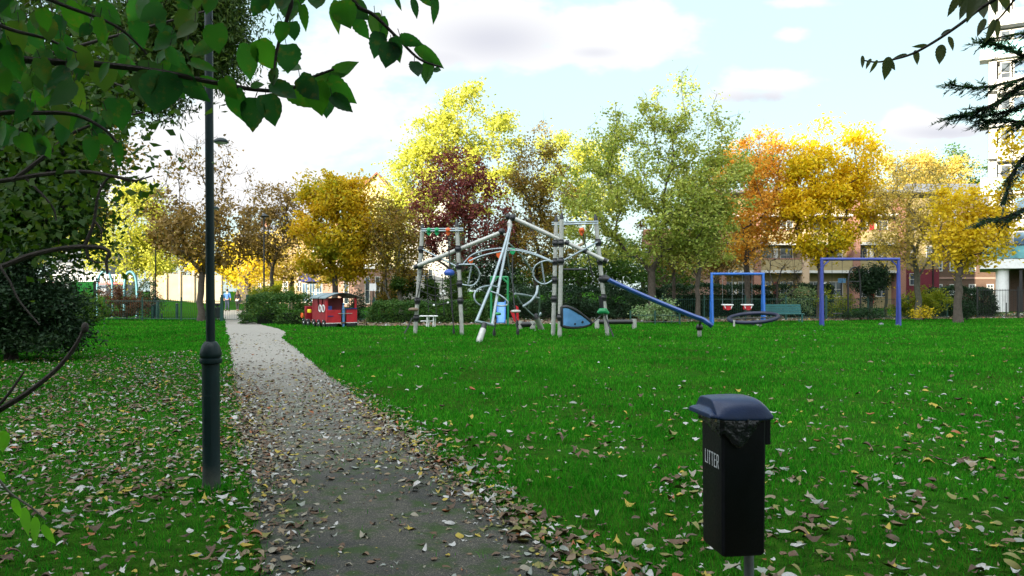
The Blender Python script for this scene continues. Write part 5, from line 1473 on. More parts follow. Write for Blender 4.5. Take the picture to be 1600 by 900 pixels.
# blue toddler swing
def swing_frame(label, corners, Y, ztop_px, mat_, r, depth, seats, seat_fn, gusset=False):
    xl, xr = gx(corners[0], Y), gx(corners[1], Y); zt = gz(ztop_px, Y)
    o = empty("swing_set", ((xl+xr)/2, Y, 0), label, "swing")
    m = MB(); m.tube([(xl-.06, Y, zt), (xr+.06, Y, zt)], r, 12); m.build("top_bar", M[mat_], o, smooth=True)
    for x, s in ((xl, 1), (xr, 1)):
        for dy in (-depth, depth):
            m = MB(); m.tube([(x+(dy*.06), Y+dy, -.05), (x, Y+dy*.08, zt-.02)], r*.92, 12); lg = m.build("leg", M[mat_], o, smooth=True)
        if gusset:
            sg = 1 if x == xl else -1
            m = MB(); m.tube([(x+sg*.02, Y, zt-.55), (x+sg*.10, Y, zt-.28), (x+sg*.34, Y, zt-.06)], r*.5, 8); m.build("gusset", M[mat_], o, smooth=True)
    for px, pys in seats: seat_fn(o, px, pys, Y, zt)
    return o
def cradle(o, px, py, Y, zt):
    x, z = gx(px, Y), gz(py, Y)
    m = MB(); m.bbox(x-.17, x+.17, Y-.16, Y+.16, z-.17, z-.13)
    m.bbox(x-.17, x+.17, Y-.19, Y-.155, z-.14, z+.02); m.bbox(x-.17, x+.17, Y+.155, Y+.19, z-.14, z+.02)
    m.prism([(x-.07, Y-.195, z-.20), (x+.07, Y-.195, z-.20), (x+.13, Y-.195, z-.14), (x-.13, Y-.195, z-.14)], (0, .38, 0))
    s = m.build("seat", M['red'], o, bevel=.015)
    m = MB(); m.tube([(x-.24, Y-.2, z+.07), (x+.24, Y-.2, z+.07)], .035, 8); m.tube([(x-.24, Y+.2, z+.07), (x+.24, Y+.2, z+.07)], .035, 8)
    m.tube([(x-.24, Y-.2, z+.07), (x-.24, Y+.2, z+.07)], .03, 8); m.tube([(x+.24, Y-.2, z+.07), (x+.24, Y+.2, z+.07)], .03, 8)
    for sx_ in (-.2, .2): m.tube([(x+sx_, Y-.2, z+.07), (x+sx_*.7, Y-.18, z-.10)], .025, 6)
    m.build("safety_rail", M['white'], s, smooth=True)
    for sx_ in (-.24, .24):
        m = MB(); m.tube([(x+sx_, Y, z+.08), (x+sx_, Y, zt-.06)], .007, 5); m.build("chain", M['steelthin'], o)
def flat_seat(o, px, py, Y, zt):
    x, z = gx(px, Y), gz(py, Y)
    m = MB(); m.box((x, Y, z), (.46, .2, .05)); m.build("seat", M['black'], o, bevel=.015)
    for sx_ in (-.24, .24):
        m = MB(); m.tube([(x+sx_, Y, z+.02), (x+sx_, Y, zt-.06)], .010, 5); m.build("chain", M['blackmetal'], o)
swing_frame("bright blue low swing frame with two red and white cradle seats", (1112, 1192.5), 40, 428, 'swingblue', .066, 0.30, ((1136.5, 478.5), (1167.5, 478.5)), cradle)
swing_frame("taller violet blue swing frame with black seats at right", (1284, 1404), 37.5, 405, 'swingviolet', .072, 0.16, ((1308, 490), ), flat_seat, gusset=True)
for px, py, lb in ((1377, 507.5, "small grey footing knob in the grass under the violet swing frame"), (1403.5, 508.5, "small grey footing knob at the right leg of the violet swing frame")):
    Y = gY(py); o = empty("ground_anchor", (gx(px, Y), Y, 0), lb, "ground anchor")
    m = MB(); m.lathe((gx(px, Y), Y, 0), [(.13, -.03), (.13, .02), (.10, .07), (.04, .10)], 12); m.build("dome", M['binpost'], o, smooth=True)
    m = MB(); m.lathe((gx(px, Y), Y, .1005), [(.035, 0), (.03, .04)], 8); m.build("bolt", M['black'], o)

# tilted spinning ring
so2 = empty("spinner_ring", (gx(1177, 37), 37, 0), "tilted dark blue spinning ring on grey stubs below the bright blue swing", "spinner")
c_ = Vector((gx(1177, 37.2), 37.2, .38)); ring_pts = []
for k in range(40):
    a = 2*math.pi*k/40; ring_pts.append(c_+Vector((1.12*math.cos(a), 1.05*math.sin(a), -.0+.155*math.sin(a)+.115*math.cos(a))))
m = MB(); m.tube(ring_pts, .088, 12, closed=True); m.build("ring", mat("navy rubber ring", (0.010, 0.014, 0.042), 0.5, var=.25), so2, smooth=True)
for px, py, yy_ in ((1147, 513, 36.5), (1188.5, 511, 36.3), (1184, 509, 37.0)):
    m = MB(); m.tube([(gx(px, yy_), yy_, -.05), (gx(px, yy_), yy_, .30)], .05, 10); m.build("stub_post", M['steel'], so2, smooth=True)
m = MB(); m.tube([(c_.x, c_.y, 0), (c_.x, c_.y, .3)], .07, 10); m.tube([c_+Vector((-1.05, 0, -.05)), c_+Vector((1.05, 0, .02))], .03, 8); m.build("hub", M['blackmetal'], so2, smooth=True)

# teal bench
bn = empty("bench", (gx(1225, 41.5), 41.5, 0), "teal slatted park bench between the two swing frames", "bench")
xa, xb = gx(1197.5, 41.5), gx(1253, 41.5)
m = MB()
for k in range(4): m.box(((xa+xb)/2, 41.62+.03*k, .50+.125*k), (xb-xa, .035, .112))
m.build("backrest", M['teal'], bn, bevel=.006)
m = MB()
for k in range(4): m.box(((xa+xb)/2, 41.14+.115*k, .44), (xb-xa, .10, .035))
m.build("seat", M['teal'], bn, bevel=.006)
for x in (xa+.12, xb-.12):
    for y in (41.15, 41.58):
        m = MB(); m.bbox(x-.03, x+.03, y-.03, y+.03, 0, .42); m.build("leg", M['teal'], bn)

# teal hoops, far left
for px0, px1, lb in ((152, 176, "left of two weathered teal hoops over the red brown bush"), (194, 214, "right of two weathered teal hoops, nearer the yellow tree trunk")):
    Y = 48; o = curve([(px0, 500), (px0, 455), (px0+1.5, 436), ((px0*1.6+px1*.4)/2+1, 427), ((px0+px1)/2, 424.5), ((px0*.4+px1*1.6)/2-1, 428), (px1-1.5, 438), (px1, 458), (px1, 500)], Y, 5)
    hp = empty("hoop", (gx((px0+px1)/2, Y), Y, 0), lb, "hoop", "teal hoops at far left")
    m = MB(); m.tube(o, .07, 10); m.build("tube", M['tealtube'], hp, smooth=True)
    for px in (px0, px1):
        m = MB(); m.lathe((gx(px, Y), Y, 0), [(.13, -.02), (.13, .04), (.09, .07)], 12); m.build("base_flange", M['blackmetal'], hp)
# dark arch near the mop headed tree, and the thin black arch behind the hedge
for pts, Y, lb, r in (([(1325, 492), (1325.5, 440), (1328, 424), (1332, 418.5), (1338, 418), (1342, 424), (1344, 440), (1345, 492)], 45, "dark metal hoop beside the mop headed evergreen", .05), ([(596.5, 478), (597, 445), (598.5, 434), (600.5, 431), (602.5, 434), (604, 445), (604, 478)], 47, "narrow black arch behind the clipped hedge", .05)):
    hp = empty("hoop", (gx(pts[4][0], Y), Y, 0), lb, "hoop")
    m = MB(); m.tube(curve(pts+[(pts[-1][0], 515)], Y, 5), r, 8); m.tube([at(pts[0][0], pts[0][1], Y), at(pts[0][0], 515, Y)], r, 8); m.build("tube", M['blackmetal'], hp, smooth=True)
    m = MB(); m.tube([at(pts[1][0], pts[1][1], Y), at(pts[-2][0], pts[-2][1], Y)], r*.6, 6); m.build("crossbar", M['blackmetal'], hp, smooth=True)

# bright green board
Y = 41; gb = empty("play_board", (gx(130, Y), Y, 0), "bright green square board on posts at far left", "play board")
MB().bbox(gx(109.5, Y), gx(146, Y), Y, Y+.06, gz(469, Y), gz(440, Y)).build("board", M['greenboard'], gb, bevel=.01)
for px in (108.5, 147.3): MB().bbox(gx(px, Y)-.045, gx(px, Y)+.045, Y-.01, Y+.10, -.02, gz(439, Y)).build("post", M['blackmetal'], gb)

# ------------------------------------------------------------------ signs
def sign(px, Y, x0, x1, y0, y1, mt, label, thin=.03):
    o = empty("sign", (gx(px, Y), Y, 0), label, "sign")
    MB().bbox(gx(x0, Y), gx(x1, Y), Y-.05, Y-.05+thin, gz(y1, Y), gz(y0, Y)).build("panel", M[mt], o, bevel=.006)
    m = MB(); m.tube([(gx(px, Y), Y, -.02), (gx(px, Y), Y, gz(y0, Y)-.01)], .035, 8); m.build("post", M['blackmetal'], o, smooth=True)
    return o
sign(434.5, 53, 428.5, 441, 438.5, 449.5, 'yellow', "yellow square sign by the slender brown tree")
sign(583, 44, 577.5, 588, 443, 454.5, 'white', "white notice on a thin black post right of the train")
sign(1315, 52, 1309, 1321, 435, 442, 'bluepanel', "small pale blue sign inside the violet swing frame")
sign(1572, 50, 1566, 1572.5, 462, 473, 'white', "small white notice on the dark railings under the tower")

# ------------------------------------------------------------------ fences, gate, bollards
def railings(name, label, pa, pb, h, mt, pitch=.11, post_pitch=2.4, r=.009, cat="fence", rails=(.12, None), post_r=.035):
    a, b = Vector(pa), Vector(pb); Ln = (b-a).length; d = (b-a)/Ln
    o = empty(name, (a+b)/2, label, cat)
    n = max(1, round(Ln/post_pitch))
    for i in range(n):
        s0, s1 = Ln*i/n, Ln*(i+1)/n
        m = MB()
        for z in (rails[0], (rails[1] or h-.08)): m.tube([a+d*(s0+post_r)+up*z, a+d*(s1-post_r)+up*z], r*1.7, 6)
        k = int((s1-s0)/pitch)
        for j in range(1, k):
            p = a+d*(s0+(s1-s0)*j/k); m.tube([p+up*.05, p+up*h], r, 5)
        m.build("panel", M[mt], o)
    for i in range(n+1):
        p = a+d*(Ln*i/n); m = MB(); m.bbox(p.x-post_r, p.x+post_r, p.y-post_r, p.y+post_r, -.03, h+.14); m.build("post", M[mt], o)
    return o
railings("railings", "dark green railings between the far left and the path gate", (gx(160, 44), 44.2, 0), (gx(345, 43.0), 43.0, 0), 1.15, 'fencegreen')
railings("railings", "dark green railings running behind the bushy hedge and train", (gx(387, 43.0), 43.0, 0), (gx(585, 43.0), 43.0, 0), 1.15, 'fencegreen')
railings("railings", "fine green railings behind the bright blue swing", (gx(1035, 43.5), 43.5, 0), (gx(1290, 45.0), 45.0, 0), 1.25, 'fencegreen', r=.008)
railings("railings", "green railings behind the violet swing and lime bush", (gx(1292, 45.0), 45.05, 0), (gx(1480, 47.0), 47.0, 0), 1.2, 'fencegreen', r=.008)
railings("railings", "tall black railings at far right under the tower", (gx(1530, 47.0), 47.2, 0), (gx(1680, 47.0), 48.5, 0), 1.75, 'blackmetal', r=.011)
railings("railings", "low green railing between the train and the blue slide", (gx(552, 41.6), 41.8, 0), (gx(588, 41.6), 41.8, 0), .62, 'fencegreen', pitch=.16, post_pitch=1.2)
railings("railings", "low green railing under the pale leafy bush", (gx(985, 39.0), 39.0, 0), (gx(1062, 39.0), 39.0, 0), .52, 'fencegreen', pitch=.4, post_pitch=1.3)
gt = empty("gate", (gx(366, 43), 43, 0), "closed green barred gate across the end of the path", "gate")
m = MB(); xa, xb = gx(349, 43), gx(385, 43)
m.tube([(xa, 43, .10), (xb, 43, .10)], .017, 6); m.tube([(xa, 43, 1.08), (xb, 43, 1.08)], .017, 6)
for k in range(13): x = xa+(xb-xa)*k/12; m.tube([(x, 43, .10), (x, 43, 1.15)], .010, 5)
m.build("bars", M['fencegreen'], gt)
for px in (347.3, 386.7): x = gx(px, 43); MB().bbox(x-.065, x+.065, 42.93, 43.06, -.03, 1.42).build("post", M['fencegreen'], gt, bevel=.01)
MB().bbox(xb-.16, xb-.02, 42.95, 42.985, .9, 1.0).build("latch", M['blackmetal'], gt)
for px, py0, py1, w, Y, lb in ((238.5, 477, 503, .09, 46, "thick green bollard left of the dark lamp post"), (246.5, 471, 503, .10, 45.5, "taller green bollard at the foot of the dark lamp post"), (276.5, 475, 503, .085, 46, "lone green bollard nearer the brown tree trunk"), (252.5, 491, 503, .05, 46, "short thin bollard right of the dark lamp post")):
    x = gx(px, Y); h = gz(py0, Y); o = empty("bollard", (x, Y, 0), lb, "bollard", "green bollards behind the left railings")
    m = MB(); m.lathe((x, Y, 0), [(w, -.03), (w, h-.06), (w*.9, h-.02)], 12); m.build("shaft", M['fencegreen'], o, smooth=True)
    m = MB(); m.lathe((x, Y, h-.0195), [(w*1.08, 0), (w*1.08, .03), (w*.6, .07)], 12); m.build("cap", M['blackmetal'], o, smooth=True)
Y = 44.6; x0, x1 = gx(335.5, Y), gx(344.5, Y)
db = empty("waste_bin", ((x0+x1)/2, Y, 0), "square black waste bin left of the path gate", "litter bin")
MB().bbox(x0, x1, Y, Y+.4, .12, gz(480, Y)).build("body", M['black'], db, bevel=.02)
MB().bbox(x0-.01, x1-.08, Y-.01, Y+.41, gz(478, Y), gz(474, Y)).build("hood", M['black'], db, bevel=.02)
MB().bbox(x0+.05, x0+.10, Y+.1, Y+.3, gz(480, Y)-.01, gz(478, Y)).build("hood_post", M['black'], db)
MB().bbox(x0+.1, x1-.1, Y+.1, Y+.3, 0, .118).build("foot", M['stone'], db)

# ------------------------------------------------------------------ red play train
tr0 = Vector((gx(510.5, 35.6), 35.6, 0))
e_ = Vector((.77, .638, 0)); a_ = Vector((-.638, .77, 0))
e_.normalize(); a_.normalize()
PT = lambda x, y, z: tr0+e_*x+a_*y+up*z
trn = empty("play_train", PT(.6, 1.0, 0), "red wooden play train with barrel roof parked by the bushy hedge", "play train")
class PB(MB):
    def bbox(s, x0, x1, y0, y1, z0, z1):
        return s.prism([PT(x0, y0, z0), PT(x1, y0, z0), PT(x1, y1, z0), PT(x0, y1, z0)], up*(z1-z0))
Wt, Lt = 1.52, 1.40
PB().bbox(.02, Wt-.02, .02, Lt+1.2, .17, .22).build("floor", M['wood'], trn)
PB().bbox(0, .70, 0, .045, .20, .78).build("end_panel", M['red'], trn, bevel=.008)
PB().bbox(.98, Wt, 0, .045, .20, .80).build("end_panel", M['red'], trn, bevel=.008)
PB().bbox(.05, .32, -.02, -.002, .48, .52).build("handle", M['awning'], trn)
PB().bbox(.92, Wt-.02, -.04, .08, .802, .85).build("sill", M['awning'], trn, bevel=.006)
PB().bbox(.55, 1.25, -.045, -.015, .60, .625).build("rail", M['steel'], trn)
PB().bbox(.82, .92, .06, .14, .0, .78).build("step_post", M['bluepanel'], trn, bevel=.01)
m = MB(); m.lathe(PT(.87, .10, .781), [(.07, 0), (.05, .10), (.03, .22), (.06, .26), (.03, .30)], 12); m.build("lever", M['bluepanel'], trn, smooth=True)
for x in (0, Wt-.09):
    for y in (0, Lt-.08): PB().bbox(x+.002, x+.088, y+.047 if y == 0 else y, y+.13, .22 if y == 0 else .20, 1.33).build("corner_post", M['darkred'] if y else M['red'], trn)
# near side wall with two narrow openings
for (y0, y1, z0, z1) in ((.14, Lt-.09, .20, .70), (.14, .34, .703, 1.30), (.50, .74, .703, 1.30), (.90, 1.26, .703, 1.30)):
    PB().bbox(0, .04, y0, y1, z0, z1).build("side_panel", M['darkred'], trn)
PB().bbox(Wt-.04, Wt, .14, Lt-.09, .20, .75).build("side_panel", M['darkred'], trn)
PB().bbox(.09, Wt-.09, Lt-.05, Lt, .20, 1.30).build("bulkhead", M['darkred'], trn)
PB().bbox(.08, .45, .35, .75, .22, .95).build("seat", M['bluedisc'], trn, bevel=.03)
PB().bbox(1.0, 1.35, .5, .8, .22, .75).build("seat", M['wood'], trn, bevel=.03)
# barrel roof in two sections
for y0, y1 in ((-.12, .62), (.68, 1.50)):
    arc = []
    for k in range(13):
        t = k/12; x = -.10+(Wt+.20)*t; arc.append((x, 1.28+.30*math.sin(math.pi*(.08+.84*t))-.07))
    m = MB()
    for k in range(12):
        (xA, zA), (xB, zB) = arc[k], arc[k+1]
        m.prism([PT(xA, y0, zA), PT(xB, y0, zB), PT(xB, y0, zB+.045), PT(xA, y0, zA+.045)], a_*(y1-y0))
    m.build("roof", M['roofgrey'], trn)
    m = MB(); m.tube([PT(x, y0-.01, z+.02) for x, z in arc], .03, 6); m.build("roof_edge", M['blackmetal'], trn, smooth=True)
# boiler and front
m = MB(); m.tube([PT(Wt/2, Lt+.03, .62), PT(Wt/2, Lt+.9, .62)], .34, 18); m.build("boiler", M['darkred'], trn, smooth=True)
PB().bbox(.12, Wt-.12, Lt+.95, Lt+1.15, .22, .92).build("front_board", M['darkred'], trn, bevel=.02)
m = MB(); m.tube([PT(-.02, Lt+1.05, .48), PT(-.06, Lt+1.05, .48)], .12, 12); m.build("lamp_disc", M['orange'], trn, smooth=True)
m = MB(); m.lathe(PT(Wt/2, Lt+.65, .95), [(.10, -.03), (.09, .16), (.14, .25), (.13, .28)], 14); m.build("funnel", M['black'], trn, smooth=True)
PB().bbox(-.02, .06, Lt+.25, Lt+.55, .62, .78).build("side_lamp", M['yellow'], trn, bevel=.02)
# white rings on the side
for y in (.30, .62):
    pts = [PT(-.014, y+.115*math.cos(2*math.pi*k/20), .84+.15*math.sin(2*math.pi*k/20)) for k in range(20)]
    m = MB(); m.tube(pts, .030, 6, closed=True); m.build("ring", M['white'], trn, smooth=True)
for y in (.25, .75, 1.25, 1.85, 2.3):
    for x in (-.03, Wt+.0):
        m = MB(); m.tube([PT(x, y, .17), PT(x+.06, y, .17)], .17, 16); w = m.build("wheel", M['black'], trn, smooth=True)
        m = MB(); m.tube([PT(x-.012, y, .17), PT(x-.002, y, .17)], .04, 10); m.build("hub", M['white'], w)
        m = MB(); m.tube([PT(x-.016, y+.08, .30), PT(x-.004, y+.08, .30)], .022, 8); m.build("bolt", M['white'], w)
PB().bbox(-.01, .70, -.01, .05, .168, .1985).build("buffer_beam", M['white'], trn)
PB().bbox(.98, Wt+.01, -.01, .05, .168, .1985).build("buffer_beam", M['white'], trn)
PB().bbox(.02, .50, .02, .3, 0, .138).build("tyre_block", M['black'], trn, bevel=.03)
PB().bbox(1.0, Wt-.02, .02, .3, 0, .138).build("tyre_block", M['black'], trn, bevel=.03)

# ------------------------------------------------------------------ two people walking away
def skin_obj(name, J, E, rad, mt, parent, root_i=0, sub=2):
    me = bpy.data.meshes.new(name); me.from_pydata([tuple(Vector(p)-parent.location) for p in J], E, []); me.update()
    me.materials.append(mt)
    o = bpy.data.objects.new(name, me); link(o, parent)
    o.modifiers.new("skin", 'SKIN')
    if not me.skin_vertices: return o
    for i, r in enumerate(rad):
        rr = r if isinstance(r, tuple) else (r, r)
        me.skin_vertices[0].data[i].radius = rr
    me.skin_vertices[0].data[root_i].use_root = True
    s = o.modifiers.new("sub", 'SUBSURF'); s.levels = 1; s.render_levels = sub
    return o
def person(px, Y, h, label, woman, step):
    x = gx(px, Y); k = h/1.78; rt = empty("person", (x, Y, 0), label, "person")
    p = lambda a, b, c: Vector((x+a*k, Y+b*k, c*k))
    sh, hp = (.175, .095) if woman else (.20, .09)
    J = [p(0, 0, .98), p(0, -.01, 1.18), p(0, 0, 1.40), p(0, .0, 1.50), p(0, .01, 1.58), p(0, .015, 1.68), p(0, .0, 1.76),
         p(hp, 0, .92), p(hp*1.0, step*.5+.02, .50), p(hp*.95, step-.03, .09), p(hp, step+.12, .035),
         p(-hp, 0, .92), p(-hp, -step*.35+.03, .50), p(-hp*.95, -step-.02, .11), p(-hp, -step+.10, .04),
         p(sh, 0, 1.42), p(sh+.06, -.02, 1.14), p(sh+.06, .06, .90), p(sh+.055, .09, .80),
         p(-sh, 0, 1.42), p(-sh-.06, -.02, 1.14), p(-sh-.06, .05, .90), p(-sh-.055, .08, .80)]
    E = [(0, 1), (1, 2), (2, 3), (3, 4), (4, 5), (5, 6), (0, 7), (7, 8), (8, 9), (9, 10), (0, 11), (11, 12), (12, 13), (13, 14), (2, 15), (15, 16), (16, 17), (17, 18), (2, 19), (19, 20), (20, 21), (21, 22)]
    rd = [(.14, .10), (.125, .09), (.14, .10), .055, .06, (.078, .095), (.055, .065), .085, .058, .042, .035, .085, .058, .042, .035, .055, .042, .032, .028, .055, .042, .032, .028]
    skin_obj("body", J, E, [tuple(v*k for v in (r if isinstance(r, tuple) else (r, r))) for r in rd], M['skin'], rt)
    # trousers: hips to ankles
    Jt = [p(0, 0, 1.0), p(hp, 0, .90), p(hp, step*.5+.02, .50), p(hp*.95, step-.03, .10), p(-hp, 0, .90), p(-hp, -step*.35+.03, .50), p(-hp*.95, -step-.02, .12)]
    skin_obj("trousers", Jt, [(0, 1), (1, 2), (2, 3), (0, 4), (4, 5), (5, 6)], [(.155*k, .115*k), .105*k, .075*k, .058*k, .105*k, .075*k, .058*k], M['blackcloth' if woman else 'jeans'], rt)
    for s_, st in ((1, step), (-1, -step)):
        m = MB(); c0 = p(s_*hp*.97, st+.05, .05); m.ball(c0, .1*k, 10, 8, (.5, 1.35, .5)); m.build("shoe", M['blackcloth'], rt, smooth=True)
    # top
    Js = [p(0, 0, .96 if woman else .90), p(0, -.01, 1.18), p(0, 0, 1.40), p(0, 0, 1.47), p(sh, 0, 1.42), p(sh+.065, -.02, 1.14), p(sh+.06, .06, .93 if woman else 1.0), p(-sh, 0, 1.42), p(-sh-.065, -.02, 1.14), p(-sh-.06, .05, .93 if woman else 1.0)]
    skin_obj("jacket" if woman else "shirt", Js, [(0, 1), (1, 2), (2, 3), (2, 4), (4, 5), (5, 6), (2, 7), (7, 8), (8, 9)], [(.165*k, .12*k), (.15*k, .11*k), (.17*k, .12*k), .07*k, .078*k, .062*k, .05*k, .078*k, .062*k, .05*k], M['blackcloth' if woman else 'shirtblue'], rt)
    if woman:
        m = MB(); m.lathe(p(0, 0, .86), [(.165*k, 0), (.168*k, .06*k), (.16*k, .11*k)], 18); m.build("shirt_hem", M['whitecloth'], rt, smooth=True)
        m = MB(); m.ball(p(0, -.02, 1.67), .112*k, 14, 10, (.95, 1.05, 1.15)); m.ball(p(0, -.085, 1.50), .12*k, 14, 10, (1.05, .6, 1.9)); m.build("hair", M['hairbrown'], rt, smooth=True)
        m = MB(); m.ball(p(.27, -.02, .86), .13*k, 12, 8, (.7, .9, 1.1)); m.tube([p(.24, 0, .96), p(.16, -.02, 1.30), p(.12, 0, 1.46)], .012, 6); bag = m.build("handbag", M['blackcloth'], None, smooth=True, origin=p(.27, -.02, .8))
        tag(bag, "black shoulder bag at the walking woman's right side", "bag")
    else:
        m = MB(); m.ball(p(0, -.005, 1.70), .105*k, 14, 10, (.92, 1.08, 1.05)); m.build("hair", M['hairdark'], rt, smooth=True)
        # a face for the far side
    m = MB(); m.ball(p(0, .115, 1.66), .018*k, 8, 6, (.8, 1.2, 1.4)); m.build("nose", M['skin'], rt, smooth=True)
    for s_ in (-.04, .04):
        m = MB(); m.ball(p(s_, .098, 1.69), .014*k, 8, 6); m.build("eye", M['whitecloth'], rt, smooth=True)
        m = MB(); m.ball(p(s_*2.1, .02, 1.67), .022*k, 8, 6, (.5, .9, 1.4)); m.build("ear", M['skin'], rt, smooth=True)
    return rt
person(355, 63.5, 1.78, "man in a blue shirt and dark trousers walking away beyond the gate", False, .12)
person(371.3, 63.5, 1.66, "long haired woman in a black jacket walking away beside the man", True, -.10)
# ------------------------------------------------------------------ foreground trees on the left and right
fr = random.Random(21)
def big_leaf(mb, c, length, direction, facing, ratio=.8, heart=.5, curl=.25, r=fr):
    """one large leaf: midrib along direction, upper side towards facing; base at c"""
    d = direction.normalized(); n = facing-d*facing.dot(d)
    if n.length < 1e-4: n = d.orthogonal()
    n.normalize(); w = d.cross(n)
    st = [(0.0, .10), (.06, .30+.10*heart), (.16, .43+.05*heart), (.30, .50), (.45, .49), (.60, .42), (.75, .29), (.88, .13), (1.0, 0.0)]
    st2 = []
    for (t0, h0), (t1, h1) in zip(st[:-1], st[1:]):
        st2 += [(t0, h0), ((t0+t1)/2, (h0+h1)/2*(1.04 if .1 < t0 < .9 else 1.0))]
    st = st2+[st[-1]]
    cz, sk = curl*r.uniform(-1, 1.3), r.uniform(-.12, .12)
    V = []; fold0 = r.uniform(.02, .34)
    for i, (t, hw) in enumerate(st):
        hw *= ratio
        bend = -cz*t*t*.55
        mid = c+d*(t*length)+n*(bend*length)+w*(sk*t*t*length)
        back = -.07*heart*length if i in (1, 2) else 0
        ser = 1+.045*math.sin(i*2.9+c.x*90)
        fold = fold0+.03*math.sin(i*.9+c.z*50)
        V += [mid-w*(hw*length*ser)+n*(hw*length*fold)+d*back, mid-w*(hw*length*.5)+n*(hw*length*fold*.35), mid, mid+w*(hw*length*.5)+n*(hw*length*fold*.35), mid+w*(hw*length*ser)+n*(hw*length*fold)+d*back]
    Fc = []
    for i in range(len(st)-1):
        for k in range(4): Fc.append((i*5+k, i*5+k+1, (i+1)*5+k+1, (i+1)*5+k))
    mb.add(V, Fc)

def nearleaf(name, cols, transl):
    t = NT(name); g = t.n("ShaderNodeNewGeometry"); v = t.coords()
    c = t.ramp(g.outputs["Random Per Island"], [(i/(len(cols)-1), q) for i, q in enumerate(cols)])
    n = t.noise(v, 38, 5, .6)
    c = t.mix(t.ramp(n, [(.55, (0, 0, 0)), (.75, (.6, .6, .6))]), c, (.10, .075, .02))
    p = t.n("ShaderNodeBsdfPrincipled"); t.l(c, p.inputs["Base Color"]); p.inputs["Roughness"].default_value = .5; p.inputs["Specular IOR Level"].default_value = .16
    t.l(t.bump(t.noise(v, 90, 3), .35, .004), p.inputs["Normal"])
    tr = t.n("ShaderNodeBsdfTranslucent"); t.l(t.mix(1.0, c, (2.8, 3.0, .9), 'MULTIPLY'), tr.inputs["Color"])
    m = t.n("ShaderNodeMixShader"); m.inputs[0].default_value = transl
    t.l(p.outputs[0], m.inputs[1]); t.l(tr.outputs[0], m.inputs[2]); t.l(m.outputs[0], t.out.inputs[0]); return t.m
M['nearleaf'] = nearleaf("large dark green leaves", [(.010, .045, .022), (.014, .070, .018), (.028, .10, .014), (.012, .055, .032), (.045, .085, .018)], .46)
M['youngleaf'] = nearleaf("fresh green leaves", [(.07, .22, .02), (.10, .27, .03), (.08, .24, .02)], .35)
M['needle'] = nearleaf("blue green needles", [(.018, .050, .048), (.026, .068, .058), (.040, .085, .060)], .2)
M['slimleaf'] = nearleaf("bronze green slim leaves", [(.035, .048, .034), (.05, .062, .036), (.07, .07, .06)], .3)

# --- the overhanging tree whose big leaves reach across the top of the view
base = Vector((-3.6, 1.5, 0))
ot = empty("broadleaf_tree", base, "overhanging tree whose large heart shaped leaves cross the top left of the view", "tree")
tk = MB(); tk.tube([base+Vector((0, 0, -.1)), base+Vector((.02, 0, .6)), base+Vector((.08, .05, 1.6)), base+Vector((.05, .1, 2.6)), base+Vector((.2, .2, 3.6)), base+Vector((.3, .3, 5.2))], [.24, .19, .165, .145, .12, .07], 12)
fork = base+Vector((.08, .12, 2.7)); fork2 = base+Vector((.18, .2, 3.4))
Yf = 2.35
twigs = [([fork, fork+Vector((.7, .35, .2)), at(-180, 60, 2.2), at(30, 92, 2.3), at(150, 100, 2.35), at(250, 112, 2.35), at(330, 128, 2.35), at(400, 140, 2.4), at(450, 140, 2.4), at(485, 122, 2.4), at(522, 108, 2.4)], .017),
         ([fork2, fork2+Vector((1.0, .4, .2)), at(250, -120, 2.3), at(400, -60, 2.35), at(452, -10, 2.35), at(448, 30, 2.35), at(436, 65, 2.35), at(430, 95, 2.36), at(428, 130, 2.36)], .014),
         ([fork2, fork2+Vector((1.3, .5, .3)), at(400, -160, 2.35), at(520, -60, 2.4), at(555, 5, 2.42), at(585, 24, 2.42), at(622, 60, 2.42), at(655, 92, 2.42), at(690, 105, 2.42)], .013),
         ([fork2+Vector((.05, .02, .4)), fork2+Vector((1.5, .5, .8)), at(560, -190, 2.4), at(640, -50, 2.42), at(668, -8, 2.42), at(680, 8, 2.42)], .011),
         ([fork, fork+Vector((.6, .3, -.1)), at(-160, 160, 2.1), at(20, 175, 2.15), at(110, 178, 2.15), at(160, 200, 2.15), at(182, 222, 2.15)], .013),
         ([fork2, fork2+Vector((.8, .2, 0)), at(-60, -70, 2.1), at(80, 0, 2.15), at(180, 40, 2.2), at(230, 85, 2.25)], .012),
         ([fork, fork+Vector((.5, .25, .2)), at(-120, -20, 2.0), at(0, 40, 2.05), at(70, 60, 2.1), at(120, 82, 2.1)], .011)]
for pts, r in twigs:
    cc = catmull(pts, 6); n = len(cc)
    tk.tube(cc, [r*(1-.86*(i/(n-1))**.6)+.0012 for i in range(n)], 7)
lf = MB()
front_ = Vector((0, -1, 0))
def place(px, py, size, ang=90, ratio=.8, Y=None, tilt=None, heart=.6, curl=.55, stalk=True):
    """leaf whose blade is centred on px,py; ang: direction base->tip in the image (90 = hanging down)"""
    Yl = (Y or Yf+.06)+fr.uniform(-.10, .10)
    a = R(ang+fr.uniform(-8, 8)); L_ = size/F_PX*Yl*1.0
    d = Vector((math.cos(a), fr.uniform(-.25, .25), -math.sin(a))).normalized()
    fc = Vector((fr.uniform(-.55, .55), -1, fr.uniform(-.25, .75))) if tilt is None else Vector(tilt)
    c = at(px, py, Yl)-d*L_*.5
    big_leaf(lf, c, L_, d, fc, ratio*fr.uniform(.74, 1.0), heart*fr.uniform(.4, 1.2), curl)
    if stalk:
        s0 = c+Vector((fr.uniform(-.012, .012), fr.uniform(-.01, .01), .022))
        tk.tube([s0, c+d*.004], [.0012, .001], 4, cap=False)
